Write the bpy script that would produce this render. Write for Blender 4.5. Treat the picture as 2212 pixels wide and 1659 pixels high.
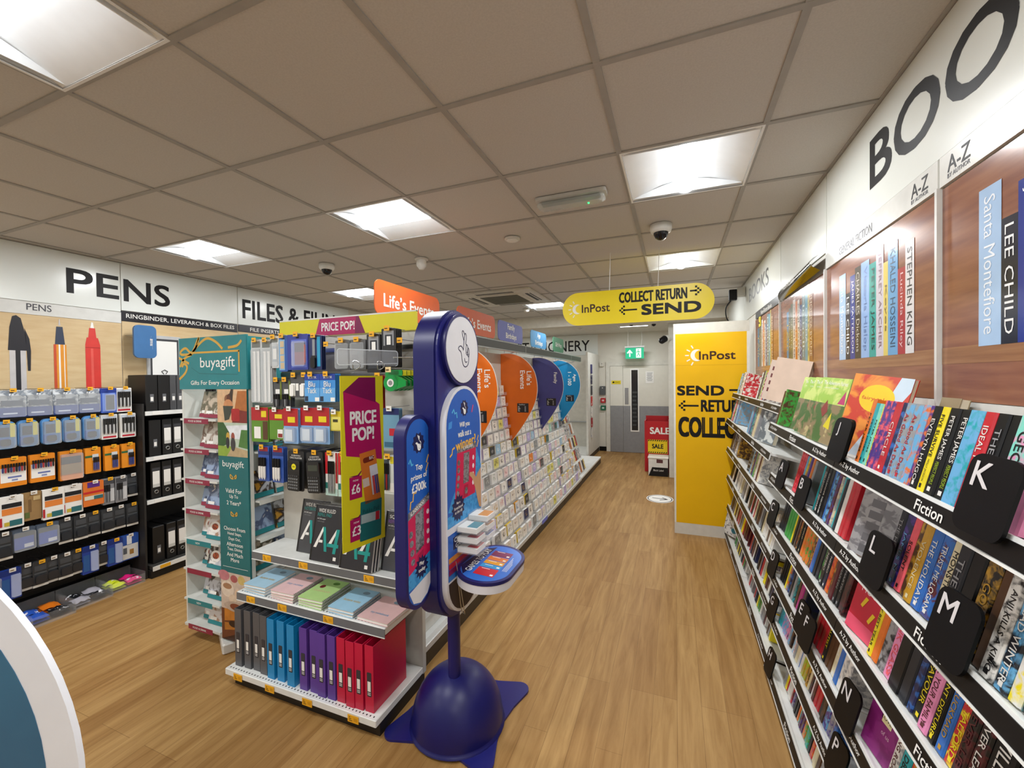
import bpy, math, random
from mathutils import Matrix, Vector
random.seed(11)
SC = bpy.context.scene
COL = SC.collection
for _o in list(bpy.data.objects):
    bpy.data.objects.remove(_o)
PI = math.pi

# ---------------------------------------------------------------- camera, world, exposure
H = 1.68                     # eye height
ZC = 2.7327                  # main ceiling
cd = bpy.data.cameras.new('camera')
cam = bpy.data.objects.new('camera', cd)
COL.objects.link(cam)
cd.sensor_fit = 'HORIZONTAL'
cd.sensor_width = 36.0
cd.lens = 36.0 * 900.26 / 2212.0
cd.clip_start = 0.02
cam.matrix_world = (Matrix.Translation((0, 0, H)) @ Matrix.Rotation(.373, 4, 'Z') @ Matrix.Rotation(-.0133, 4, 'X')
                    @ Matrix.Rotation(.0119, 4, 'Y') @ Matrix.Rotation(PI / 2, 4, 'X'))
SC.camera = cam
w = bpy.data.worlds.new('world')
SC.world = w
w.use_nodes = True
w.node_tree.nodes['Background'].inputs[0].default_value = (.9, .95, 1, 1)
w.node_tree.nodes['Background'].inputs[1].default_value = .12
SC.view_settings.view_transform = 'Standard'
SC.view_settings.look = 'None'
SC.view_settings.gamma = 1.0
SC.view_settings.use_curve_mapping = False
SC.view_settings.exposure = 0.0
LAMP = 7.0                   # glow of the luminaire baskets
LAMPW = 17.0                 # watts sent down by each luminaire

# ---------------------------------------------------------------- materials
def lin(h):
    h = h.lstrip('#')
    c = [int(h[i:i + 2], 16) / 255 for i in (0, 2, 4)]
    return tuple((x / 12.92 if x <= .04045 else ((x + .055) / 1.055) ** 2.4) for x in c) + (1.0,)
MATS = {}
def newmat(name):
    m = bpy.data.materials.new(name)
    m.use_nodes = True
    nt = m.node_tree
    return m, nt, nt.nodes['Principled BSDF'], nt.links
def mat(col, rough=.5, metal=0.0, var=.06, scale=14, emit=0, alpha=1, spec=.5):
    """plain procedural material: colour with a faint noise variation"""
    key = (col, rough, metal, var, scale, emit, alpha, spec)
    if key in MATS:
        return MATS[key]
    m, nt, b, L = newmat('surface_' + col.strip('#'))
    c = lin(col)
    if var:
        tc = nt.nodes.new('ShaderNodeTexCoord')
        n = nt.nodes.new('ShaderNodeTexNoise')
        n.inputs['Scale'].default_value = scale
        n.inputs['Detail'].default_value = 3
        L.new(tc.outputs['Object'], n.inputs['Vector'])
        r = nt.nodes.new('ShaderNodeValToRGB')
        r.color_ramp.elements[0].position = .3
        r.color_ramp.elements[1].position = .7
        r.color_ramp.elements[0].color = tuple(x * (1 - var) for x in c[:3]) + (1,)
        r.color_ramp.elements[1].color = tuple(min(1, x * (1 + var)) for x in c[:3]) + (1,)
        L.new(n.outputs['Fac'], r.inputs['Fac'])
        L.new(r.outputs['Color'], b.inputs['Base Color'])
    else:
        b.inputs['Base Color'].default_value = c
    b.inputs['Roughness'].default_value = rough
    b.inputs['Metallic'].default_value = metal
    b.inputs['Specular IOR Level'].default_value = spec
    if emit:
        b.inputs['Emission Color'].default_value = c
        b.inputs['Emission Strength'].default_value = emit
    if alpha < 1:
        b.inputs['Alpha'].default_value = alpha
    MATS[key] = m
    return m
def art(c1, c2, c3=None, scale=9, cut=.5, rough=.35, soft=.04, key=0):
    """printed picture: blotches of two or three colours"""
    k = ('art', c1, c2, c3, scale, cut, rough, soft, key)
    if k in MATS:
        return MATS[k]
    m, nt, b, L = newmat('print_' + c1.strip('#') + '_' + c2.strip('#'))
    tc = nt.nodes.new('ShaderNodeTexCoord')
    mp = nt.nodes.new('ShaderNodeMapping')
    mp.inputs['Location'].default_value = (key * 1.7, key * .9, key * 2.3)
    L.new(tc.outputs['Object'], mp.inputs['Vector'])
    n = nt.nodes.new('ShaderNodeTexNoise')
    n.inputs['Scale'].default_value = scale
    n.inputs['Detail'].default_value = 4
    n.inputs['Distortion'].default_value = .6
    L.new(mp.outputs[0], n.inputs['Vector'])
    r = nt.nodes.new('ShaderNodeValToRGB')
    e = r.color_ramp.elements
    e[0].position = cut - soft
    e[0].color = lin(c1)
    e[1].position = cut + soft
    e[1].color = lin(c2)
    if c3:
        x = e.new(min(.99, cut + soft + .08))
        x.color = lin(c2)
        x = e.new(min(1, cut + soft * 2 + .1))
        x.color = lin(c3)
    L.new(n.outputs['Fac'], r.inputs['Fac'])
    L.new(r.outputs['Color'], b.inputs['Base Color'])
    b.inputs['Roughness'].default_value = rough
    MATS[k] = m
    return m
def glassy(name, tint='#ffffff', op=.12, rough=.05):
    k = ('glassy', name)
    if k in MATS:
        return MATS[k]
    m, nt, b, L = newmat(name)
    tc = nt.nodes.new('ShaderNodeTexCoord')
    n = nt.nodes.new('ShaderNodeTexNoise')
    n.inputs['Scale'].default_value = 30
    L.new(tc.outputs['Object'], n.inputs['Vector'])
    mr = nt.nodes.new('ShaderNodeMapRange')
    mr.inputs['To Min'].default_value = rough
    mr.inputs['To Max'].default_value = rough + .08
    L.new(n.outputs['Fac'], mr.inputs['Value'])
    L.new(mr.outputs[0], b.inputs['Roughness'])
    b.inputs['Base Color'].default_value = lin(tint)
    b.inputs['Alpha'].default_value = op
    b.inputs['Specular IOR Level'].default_value = .8
    MATS[k] = m
    return m
def wood_floor():
    m, nt, b, L = newmat('oak_plank_floor')
    tc = nt.nodes.new('ShaderNodeTexCoord')
    sep = nt.nodes.new('ShaderNodeSeparateXYZ')
    L.new(tc.outputs['Object'], sep.inputs[0])
    cmb = nt.nodes.new('ShaderNodeCombineXYZ')
    L.new(sep.outputs['Y'], cmb.inputs['X'])
    L.new(sep.outputs['X'], cmb.inputs['Y'])
    br = nt.nodes.new('ShaderNodeTexBrick')
    br.offset = .37
    br.offset_frequency = 3
    br.inputs['Scale'].default_value = 1
    br.inputs['Brick Width'].default_value = 1.15
    br.inputs['Row Height'].default_value = .115
    br.inputs['Mortar Size'].default_value = .0012
    br.inputs['Mortar Smooth'].default_value = .4
    br.inputs['Color1'].default_value = lin('#b8935c')
    br.inputs['Color2'].default_value = lin('#a67f4a')
    br.inputs['Mortar'].default_value = lin('#8c6a3c')
    L.new(cmb.outputs[0], br.inputs['Vector'])
    mp = nt.nodes.new('ShaderNodeMapping')
    mp.inputs['Scale'].default_value = (16, 1.3, 1)
    L.new(tc.outputs['Object'], mp.inputs['Vector'])
    n = nt.nodes.new('ShaderNodeTexNoise')
    n.inputs['Scale'].default_value = 1.6
    n.inputs['Detail'].default_value = 6
    n.inputs['Roughness'].default_value = .62
    n.inputs['Distortion'].default_value = .5
    L.new(mp.outputs[0], n.inputs['Vector'])
    r = nt.nodes.new('ShaderNodeValToRGB')
    r.color_ramp.elements[0].position = .3
    r.color_ramp.elements[0].color = lin('#c4b294')
    r.color_ramp.elements[1].position = .68
    r.color_ramp.elements[1].color = lin('#ffffff')
    L.new(n.outputs['Fac'], r.inputs['Fac'])
    mx = nt.nodes.new('ShaderNodeMix')
    mx.data_type = 'RGBA'
    mx.blend_type = 'MULTIPLY'
    mx.inputs[0].default_value = .8
    L.new(br.outputs['Color'], mx.inputs[6])
    L.new(r.outputs['Color'], mx.inputs[7])
    L.new(mx.outputs[2], b.inputs['Base Color'])
    b.inputs['Roughness'].default_value = .5
    b.inputs['Specular IOR Level'].default_value = .35
    return m
def grainy(c1, c2, name, sx, sy, sz, rough=.45):
    k = ('grain', name)
    if k in MATS:
        return MATS[k]
    m, nt, b, L = newmat(name)
    tc = nt.nodes.new('ShaderNodeTexCoord')
    mp = nt.nodes.new('ShaderNodeMapping')
    mp.inputs['Scale'].default_value = (sx, sy, sz)
    L.new(tc.outputs['Object'], mp.inputs['Vector'])
    n = nt.nodes.new('ShaderNodeTexNoise')
    n.inputs['Scale'].default_value = 2
    n.inputs['Detail'].default_value = 5
    L.new(mp.outputs[0], n.inputs['Vector'])
    r = nt.nodes.new('ShaderNodeValToRGB')
    r.color_ramp.elements[0].position = .3
    r.color_ramp.elements[0].color = lin(c1)
    r.color_ramp.elements[1].position = .7
    r.color_ramp.elements[1].color = lin(c2)
    L.new(n.outputs['Fac'], r.inputs['Fac'])
    L.new(r.outputs['Color'], b.inputs['Base Color'])
    b.inputs['Roughness'].default_value = rough
    MATS[k] = m
    return m
WHITE = mat('#e6e7e2', .45)
OFFW = mat('#dcdad0', .55)
CREAM = mat('#e4e0cf', .6)
SHELF = mat('#e9ebe8', .35)
BLACK = mat('#0d0d0f', .45, spec=.25)
INK = mat('#151415', .5, var=0, spec=.3)
PAPER = mat('#f2f1ec', .6, var=0)
METAL = mat('#b8babb', .28, 1.0)
GREYM = mat('#9c9e9d', .5)
TICKET = mat('#f0b020', .5)
CLEAR = glassy('clear_acrylic', '#f4f8fa', .14)
PLASTIC = glassy('clear_plastic_wrap', '#e8eef2', .3, .12)

# ---------------------------------------------------------------- mesh builder
_TXT = {}
def textmesh(s):
    k = s
    if k in _TXT:
        return _TXT[k]
    cu = bpy.data.curves.new('t', 'FONT')
    cu.body = s
    cu.size = 1
    cu.resolution_u = 4 if len(s) < 9 else 2
    cu.align_x = 'CENTER'
    ob = bpy.data.objects.new('t', cu)
    COL.objects.link(ob)
    dg = bpy.context.evaluated_depsgraph_get()
    me = bpy.data.meshes.new_from_object(ob.evaluated_get(dg))
    vs = [(v.co.x, v.co.y) for v in me.vertices]
    fs = [tuple(p.vertices) for p in me.polygons]
    bpy.data.objects.remove(ob)
    bpy.data.curves.remove(cu)
    bpy.data.meshes.remove(me)
    if vs:
        x0 = min(v[0] for v in vs); x1 = max(v[0] for v in vs)
        y0 = min(v[1] for v in vs); y1 = max(v[1] for v in vs)
        vs = [((x - x0) / (x1 - x0), (y - y0) / (y1 - y0)) for x, y in vs]
        asp = (x1 - x0) / (y1 - y0)
    else:
        asp = 1
    _TXT[k] = (vs, fs, asp)
    return _TXT[k]
def rr(x0, y0, x1, y1, r, n=6):
    pts = []
    for cx, cy, a in ((x1 - r, y0 + r, -PI / 2), (x1 - r, y1 - r, 0), (x0 + r, y1 - r, PI / 2), (x0 + r, y0 + r, PI)):
        for k in range(n + 1):
            t = a + PI / 2 * k / n
            pts.append((cx + r * math.cos(t), cy + r * math.sin(t)))
    return pts
def ell(cx, cy, rx, ry, n=28, a0=0.0, a1=2 * PI):
    full = abs(a1 - a0 - 2 * PI) < 1e-6
    m = n if full else n + 1
    return [(cx + rx * math.cos(a0 + (a1 - a0) * k / n), cy + ry * math.sin(a0 + (a1 - a0) * k / n)) for k in range(m)]
def spline(pts, n=6):
    out = []
    for i in range(len(pts) - 1):
        p0 = pts[max(0, i - 1)]; p1 = pts[i]; p2 = pts[i + 1]; p3 = pts[min(len(pts) - 1, i + 2)]
        for k in range(n):
            t = k / n
            out.append(tuple(.5 * (2 * b + (c - a) * t + (2 * a - 5 * b + 4 * c - d) * t * t + (3 * b - a - 3 * c + d) * t ** 3)
                             for a, b, c, d in zip(p0, p1, p2, p3)))
    out.append(tuple(pts[-1]))
    return out
class MB:
    def __init__(s, M=None):
        s.v = []; s.f = []; s.m = []; s.sm = []; s.mats = []
        s.M = M or Matrix.Identity(4)
    def mi(s, m):
        if m not in s.mats:
            s.mats.append(m)
        return s.mats.index(m)
    def add(s, vs, fs, m, smooth=False):
        b = len(s.v); k = s.mi(m)
        s.v += [tuple(s.M @ Vector(p)) for p in vs]
        s.f += [tuple(i + b for i in f) for f in fs]
        s.m += [k] * len(fs)
        s.sm += [smooth] * len(fs)
        return s
    def box(s, x0, y0, z0, x1, y1, z1, m):
        return s.add([(x0, y0, z0), (x1, y0, z0), (x1, y1, z0), (x0, y1, z0), (x0, y0, z1), (x1, y0, z1), (x1, y1, z1), (x0, y1, z1)],
                     [(0, 3, 2, 1), (4, 5, 6, 7), (0, 1, 5, 4), (1, 2, 6, 5), (2, 3, 7, 6), (3, 0, 4, 7)], m)
    def bbox(s, x0, y0, z0, x1, y1, z1, m, c=.004):
        """box with chamfered vertical edges and rims"""
        pts = [(x0 + c, y0), (x1 - c, y0), (x1, y0 + c), (x1, y1 - c), (x1 - c, y1), (x0 + c, y1), (x0, y1 - c), (x0, y0 + c)]
        cx, cy = (x0 + x1) / 2, (y0 + y1) / 2
        def ins(p):
            return (p[0] + (c if p[0] < cx else -c), p[1] + (c if p[1] < cy else -c))
        lv = [(z0, True), (z0 + c, False), (z1 - c, False), (z1, True)]
        vs = []
        for z, i in lv:
            vs += [((ins(p) if i else p) + (z,)) for p in pts]
        fs = [tuple(range(7, -1, -1)), tuple(range(24, 32))]
        for l in range(3):
            for k in range(8):
                fs.append((l * 8 + k, l * 8 + (k + 1) % 8, l * 8 + 8 + (k + 1) % 8, l * 8 + 8 + k))
        return s.add(vs, fs, m)
    def poly(s, pts, z0, z1, m, side=None, smooth=False):
        """2D outline in the local xy plane, extruded from z0 (back) to z1 (front)"""
        n = len(pts)
        ar = sum(pts[i][0] * pts[(i + 1) % n][1] - pts[(i + 1) % n][0] * pts[i][1] for i in range(n))
        if ar < 0:
            pts = pts[::-1]
        if z1 - z0 < 1e-6:
            return s.add([(x, y, z1) for x, y in pts], [tuple(range(n))], m)
        vs = [(x, y, z0) for x, y in pts] + [(x, y, z1) for x, y in pts]
        s.add(vs, [tuple(range(n - 1, -1, -1)), tuple(range(n, 2 * n))], m)
        return s.add(vs, [(k, (k + 1) % n, n + (k + 1) % n, n + k) for k in range(n)], side or m, smooth)
    def rect(s, x0, y0, x1, y1, z, m, t=0.0):
        return s.poly([(x0, y0), (x1, y0), (x1, y1), (x0, y1)], z - t, z, m)
    def line(s, pts, wd, z, m, t=0.0):
        """flat printed stroke"""
        n = len(pts)
        L = []; R = []
        for i in range(n):
            a = pts[max(0, i - 1)]; b = pts[min(n - 1, i + 1)]
            dx, dy = b[0] - a[0], b[1] - a[1]
            q = math.hypot(dx, dy) or 1
            nx, ny = -dy / q * wd / 2, dx / q * wd / 2
            L.append((pts[i][0] + nx, pts[i][1] + ny, z)); R.append((pts[i][0] - nx, pts[i][1] - ny, z))
        return s.add(L + R, [(n + i, n + i + 1, i + 1, i) for i in range(n - 1)], m)
    def text(s, tx, cx, cy, h, z, m, wd=None, bold=0.0, rot=0.0, maxw=None):
        vs, fs, asp = textmesh(tx)
        if not vs:
            return s
        if bold:      # heavier weight: the same outline struck four times, slightly shifted
            d = bold * h * .75
            q = (wd or min(h * asp, maxw or 9)) - 2 * d
            for dz, sx, sy in ((0, -d, -d), (1, d, -d), (2, d, d), (3, -d, d)):
                c, e = math.cos(rot), math.sin(rot)
                s.text(tx, cx + sx * c - sy * e, cy + sx * e + sy * c, h - 2 * d, z + dz * .00012, m, wd=q, rot=rot)
            return s
        W = wd if wd else h * asp
        if maxw and W > maxw:
            W = maxw
        c, d = math.cos(rot), math.sin(rot)
        out = []
        for x, y in vs:
            a, b = (x - .5) * W, (y - .5) * h
            out.append((cx + a * c - b * d, cy + a * d + b * c, z))
        return s.add(out, fs, m)
    def tube(s, path, r, m, n=8, cap=True, closed=False):
        P = [Vector(p) for p in path]
        vs = []; fs = []
        N = len(P)
        up = None
        for i in range(N):
            if closed:
                t = (P[(i + 1) % N] - P[i - 1])
            else:
                t = P[min(N - 1, i + 1)] - P[max(0, i - 1)]
            t.normalize()
            if up is None:
                up = Vector((0, 0, 1)) if abs(t.z) < .9 else Vector((1, 0, 0))
            a = t.cross(up)
            if a.length < 1e-4:
                a = t.cross(Vector((0, 1, 0)))
            a.normalize()
            up = a.cross(t)
            rad = r[i] if isinstance(r, (list, tuple)) else r
            for k in range(n):
                q = 2 * PI * k / n
                vs.append(tuple(P[i] + a * (rad * math.cos(q)) + up * (rad * math.sin(q))))
        for i in range(N if closed else N - 1):
            j = (i + 1) % N
            for k in range(n):
                fs.append((i * n + k, i * n + (k + 1) % n, j * n + (k + 1) % n, j * n + k))
        s.add(vs, fs, m, True)
        if cap and not closed:
            s.add(vs[:n], [tuple(range(n - 1, -1, -1))], m)
            s.add(vs[-n:], [tuple(range(n))], m)
        return s
    def lathe(s, prof, m, cx=0.0, cy=0.0, n=32, smooth=True):
        """profile of (radius, z) turned about the local z axis"""
        vs = []; fs = []
        for r, z in prof:
            for k in range(n):
                q = 2 * PI * k / n
                vs.append((cx + r * math.cos(q), cy + r * math.sin(q), z))
        for i in range(len(prof) - 1):
            for k in range(n):
                fs.append((i * n + k, i * n + (k + 1) % n, (i + 1) * n + (k + 1) % n, (i + 1) * n + k))
        return s.add(vs, fs, m, smooth)
    def build(s, name, parent=None):
        me = bpy.data.meshes.new(name)
        inv = wmat(parent).inverted() if parent else None
        vs = [tuple(inv @ Vector(p)) for p in s.v] if inv else s.v
        me.from_pydata(vs, [], s.f)
        for m in s.mats:
            me.materials.append(m)
        me.polygons.foreach_set('material_index', s.m)
        me.polygons.foreach_set('use_smooth', s.sm)
        me.update()
        o = bpy.data.objects.new(name, me)
        COL.objects.link(o)
        if parent:
            o.parent = parent
        return o
def wmat(o):
    M = Matrix.LocRotScale(o.location, o.rotation_euler, o.scale)
    return wmat(o.parent) @ M if o.parent else M
def frame(o, facing):
    """plane at o whose outward normal is facing: local x to the viewer's right, y up"""
    r = {'+x': (0, 1, 0), '-x': (0, -1, 0), '-y': (1, 0, 0), '+y': (-1, 0, 0)}.get(facing)
    if facing == 'up':
        r, u = Vector((1, 0, 0)), Vector((0, 1, 0))
    elif isinstance(facing, (int, float)):       # normal turned by this angle from -y about z
        r, u = Vector((math.cos(facing), math.sin(facing), 0)), Vector((0, 0, 1))
    else:
        r, u = Vector(r), Vector((0, 0, 1))
    n = r.cross(u)
    return Matrix(((r.x, u.x, n.x, o[0]), (r.y, u.y, n.y, o[1]), (r.z, u.z, n.z, o[2]), (0, 0, 0, 1)))
def tag(o, label, cat, group=None, kind=None):
    if label:
        o['label'] = label
    if cat:
        o['category'] = cat
    if group:
        o['group'] = group
    if kind:
        o['kind'] = kind
    return o
def thing(name, label, cat, loc=(0, 0, 0), rz=0.0, group=None):
    o = bpy.data.objects.new(name, None)
    COL.objects.link(o)
    o.location = loc
    o.rotation_euler = (0, 0, rz)
    o.empty_display_size = .05
    return tag(o, label, cat, group)
def struct(name, mb):
    o = mb.build(name)
    o['kind'] = 'structure'
    return o
def kids(o):
    return KIDS.get(o.name, ())
KIDS = {}
def tree(o):
    """remember a prototype's children so that it can be copied"""
    for c in [x for x in bpy.data.objects if x.parent == o]:
        KIDS.setdefault(o.name, []).append(c)
        tree(c)
    return o
def dup(o, loc, rot=None, label=None, group=None, parent=None, scale=None):
    c = o.copy()
    COL.objects.link(c)
    if parent:
        c.parent = parent
    if loc is not None:
        c.location = loc
    if rot is not None:
        c.rotation_euler = rot
    if scale:
        c.scale = scale
    if label:
        c['label'] = label
    if group:
        c['group'] = group
    for k in kids(o):
        dup(k, None, parent=c)
    return c
ORD = ('first second third fourth fifth sixth seventh eighth ninth tenth eleventh twelfth thirteenth fourteenth fifteenth sixteenth '
       'seventeenth eighteenth nineteenth twentieth').split()
def nth(i):
    if i < 20:
        return ORD[i]
    t = ('twenty', 'thirty', 'forty', 'fifty')[(i + 1) // 10 - 2]
    return {'twenty': 'twentieth', 'thirty': 'thirtieth', 'forty': 'fortieth', 'fifty': 'fiftieth'}[t] if (i + 1) % 10 == 0 else t + '-' + ORD[(i + 1) % 10 - 1]

# ---------------------------------------------------------------- room shell
XL, XR, YB, YF, YE = -4.523, .755, 9.62, -3.0, 7.0      # left, right, back, front walls; end of the main ceiling
GX, GY, T = -.2388, 1.4287, .6                          # ceiling grid
struct('floor', MB().box(XL - .1, YF - .1, -.05, XR + .1, YB + .1, 0, wood_floor()))
WP = mat('#dedbd0', .65, var=.03, scale=3)
struct('wall_left', MB().box(XL - .1, YF, 0, XL, YB, 2.95, WP))
struct('wall_right', MB().box(XR, YF, 0, XR + .1, YB, 2.95, WP))
struct('wall_back', MB().box(XL - .1, YB, 0, XR + .1, YB + .1, 2.95, WP))
struct('wall_front', MB().box(XL - .1, YF - .1, 0, XR + .1, YF, 2.95, mat('#b9b4a8', .7)))
LIGHTS = [(0, 1, 'y'), (0, 4, 'y'), (-3, 1, 'x'), (-3, -2, 'x'), (-6, 1, 'x'), (-6, 4, 'x'), (-6, -2, 'x'), (0, -2, 'y'), (0, -5, 'y'), (-3, -5, 'x'), (-6, -5, 'x'), (-3, 7, 'x'), (0, 7, 'y')]
AC = [(-4, 5), (-3, 5), (-4, 6), (-3, 6)]
tile = mat('#c6c2bc', .9, var=.05, scale=160)
bar = mat('#a5a29d', .7)
mb = MB(); gb = MB()
def gx(i): return GX + T * i
def gy(j): return GY + T * j
hole = {(a, b) for a, b, _ in LIGHTS}
for i in range(-8, 3):
    for j in range(-8, 10):
        if (i, j) in hole:
            continue
        x0, x1 = max(gx(i), XL), min(gx(i + 1), XR)
        y0, y1 = max(gy(j), YF), min(gy(j + 1), YE)
        if x1 - x0 < .02 or y1 - y0 < .02:
            continue
        mb.box(x0, y0, ZC + .004, x1, y1, ZC + .02, tile)
struct('ceiling', mb)
for i in range(-7, 2):
    gb.box(gx(i) - .012, YF, ZC - .001, gx(i) + .012, YE, ZC + .004, bar)
for j in range(-7, 10):
    if gy(j) < YE:
        gb.box(XL, gy(j) - .012, ZC - .0015, XR, gy(j) + .012, ZC + .0035, bar)
gb.box(XL, YF, ZC - .001, XL + .02, YE, ZC + .004, bar)
gb.box(XR - .02, YF, ZC - .001, XR, YE, ZC + .004, bar)
struct('trim_1', gb)
struct('trim_2', MB().box(XL, YE, 2.56, XR, YE + .3, 2.95, mat('#d8d4c8', .7)))        # downstand beam at the end of the tiles
struct('trim_3', MB().box(XL, YE + .3, 2.67, XR, YB, 2.95, mat('#d9d5ca', .8)))         # lower plaster ceiling behind it
struct('baseboard_back', MB().box(-1.62, YB - .015, 0, -1.45, YB, .1, BLACK))

# ceiling luminaires: white winged pan with a glowing centre basket
PAN = mat('#eef0f0', .35, var=.02)
GLOW = mat('#f4f9ff', .4, var=0, emit=LAMP)
def luminaire():
    t = thing('ceiling_light', '', 'ceiling light')
    p = MB()
    wing = [(-.293, .001), (-.28, .004), (-.2, .035), (-.12, .062), (-.062, .07)]
    for s in (1, -1):
        vs = []; fs = []
        for x, z in wing:
            vs += [(s * x, -.293, z), (s * x, .293, z)]
        for k in range(len(wing) - 1):
            fs.append((2 * k, 2 * k + 1, 2 * k + 3, 2 * k + 2))
        p.add(vs, fs, PAN, True)
    p.box(-.296, -.296, .072, .296, .296, .08, PAN)
    for x0, y0, x1, y1 in ((-.3, -.3, .3, -.29), (-.3, .29, .3, .3), (-.3, -.3, -.29, .3), (.29, -.3, .3, .3)):
        p.box(x0, y0, -.003, x1, y1, .075, PAN)
    p.build('reflector_pan', t)
    for s in (-1, 1):
        e = MB(Matrix.Translation((0, s * .262, 0)) @ Matrix.Rotation(PI / 2, 4, 'X'))
        e.poly([(-.285, .002)] + [(x, .072 - .068 * (abs(x) / .285) ** 1.6) for x in (-.24, -.18, -.12, -.06, 0, .06, .12, .18, .24)] + [(.285, .002)], -.002, .002, PAN)
        e.build('end_plate', t)
    q = MB(Matrix.Rotation(PI / 2, 4, 'X'))
    arc = [(.062 * math.cos(a), .062 + .072 * math.sin(a)) for a in [PI + PI * k / 14 for k in range(15)]]
    q.poly(arc, -.258, .258, GLOW, smooth=True)
    q.build('lamp_basket', t)
    ld = bpy.data.lights.new('lamp', 'AREA')
    ld.shape = 'RECTANGLE'
    ld.size, ld.size_y = .11, .5
    ld.energy = LAMPW
    ld.color = (.97, .985, 1)
    lo = bpy.data.objects.new('lamp', ld)
    COL.objects.link(lo)
    lo.parent = t
    lo.location = (0, 0, -.014)
    return tree(t)
L0 = luminaire()
LL = {(0, 1): 'square ceiling light above the book aisle, larger one before the yellow hanging sign', (0, 4): 'square ceiling light just above the yellow hanging sign',
      (-3, 1): 'square ceiling light in the middle, above the first orange card sign', (-3, -2): 'large square ceiling light cut off by the corner above the pens wall',
      (-6, 1): 'square ceiling light in front of the files header on the left wall', (-6, 4): 'ceiling light half hidden behind the first orange card sign'}
for n, (i, j, ax) in enumerate(LIGHTS):
    lab = LL.get((i, j), 'square recessed ceiling light out of view of the aisle')
    o = L0 if n == 0 else dup(L0, None)
    o.location = (gx(i) + .3, gy(j) + .3, ZC)
    o.rotation_euler = (0, 0, PI / 2 if ax == 'x' else 0)
    o['label'] = lab
    o['group'] = 'ceiling lights' if (i, j) in LL else 'ceiling lights outside the picture'
o = dup(L0, (-.74, 8.45, 2.672), (0, 0, PI / 2), 'small far ceiling light before the emergency exit door', 'ceiling lights')
o.scale = (1, 1, .9)
o = dup(L0, (-3.2, 8.3, 2.672), (0, 0, 0), 'far ceiling light glimpsed between the orange and violet card signs', 'ceiling lights')
# emergency light
t = thing('emergency_light', 'clear emergency bulkhead light with a tiny green indicator on the ceiling', 'emergency light', (-.555, 2.385, ZC))
M = Matrix.Translation((-.555, 2.385, ZC))
b = MB(M); b.poly(rr(-.205, -.05, .205, .05, .02), -.018, 0, mat('#c9c9c4', .5)); b.build('base', t)
b = MB(M); b.bbox(-.195, -.042, -.06, .195, .042, -.017, glassy('diffuser_plastic', '#cfd4cf', .35, .2), .015); b.build('diffuser', t)
b = MB(M); b.box(-.17, -.02, -.035, .17, .02, -.02, mat('#8e938e', .5)); b.build('tube_tray', t)
b = MB(M); b.box(.1, -.012, -.063, .108, .0, -.0605, mat('#20ff60', .4, var=0, emit=6)); b.build('indicator_lamp', t)
# cameras and detectors
def dome(loc, label, s=1.0, r=0):
    t = thing('security_camera', label, 'security camera', loc, r, 'dome security cameras')
    M = Matrix.Translation(loc) @ Matrix.Scale(s, 4)
    b = MB(M); b.lathe([(0, 0), (.066, 0), (.066, -.03), (.06, -.045), (.045, -.05)], WHITE, n=24); b.build('housing', t)
    b = MB(M); b.lathe([(.046, -.04), (.044, -.06), (.034, -.08), (.018, -.092), (0, -.096)], mat('#0c0c10', .08, var=0), n=24); b.build('dome', t)
dome((-.085, 3.09, ZC), 'dome security camera on the ceiling behind the larger aisle light', 1.1)
dome((-2.93, 2.92, ZC), 'dome security camera on the ceiling between the two lights over the files header')
dome((-.35, 7.9, 2.67), 'dome security camera on the low ceiling beside the yellow panel top', .9)
dome((-.72, 7.7, 2.67), 'dome security camera in front of the small far ceiling light', .9)
t = thing('security_camera', 'white bullet security camera on the pillar edge beside the yellow panel', 'security camera', (-.12, 7.27, 2.28))
b = MB(); b.tube([(-.06, 7.4, 2.3), (-.1, 7.3, 2.3), (-.15, 7.24, 2.29)], .02, WHITE); b.build('bracket', t)
b = MB(); b.tube([(-.11, 7.26, 2.31), (-.15, 7.17, 2.29), (-.165, 7.13, 2.28)], [.05, .055, .05], WHITE, 14); b.build('housing', t)
b = MB(); b.tube([(-.15, 7.16, 2.29), (-.2, 7.08, 2.25), (-.22, 7.05, 2.235)], [.055, .05, .015], BLACK, 14); b.build('dome', t)
for loc, lab, h in (((-1.13, 2.93, ZC), 'flat round heat detector on the ceiling beside the emergency light', .012), ((-2.05, 3.11, ZC), 'white smoke detector hanging above the first orange card sign', .08),
                    ((-2.1, 6.0, ZC), 'small smoke detector beyond the air conditioning unit', .03), ((-1.75, 8.2, 2.67), 'small smoke detector on the low ceiling above the green sign', .04)):
    t = thing('smoke_detector', lab, 'smoke detector', loc, 0, 'ceiling detectors')
    M = Matrix.Translation(loc)
    b = MB(M); b.lathe([(0, 0), (.058, 0), (.058, -.012), (.05, -.015), (0, -.015)], mat('#d5d2ca', .5), n=24); b.build('base', t)
    b = MB(M); b.lathe([(.04, -.014), (.045, -.015 - h * .4), (.042, -.015 - h * .6), (.02, -.015 - h), (0, -.016 - h)], mat('#dedcd6', .4), n=24); b.build('sensor', t)
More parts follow.
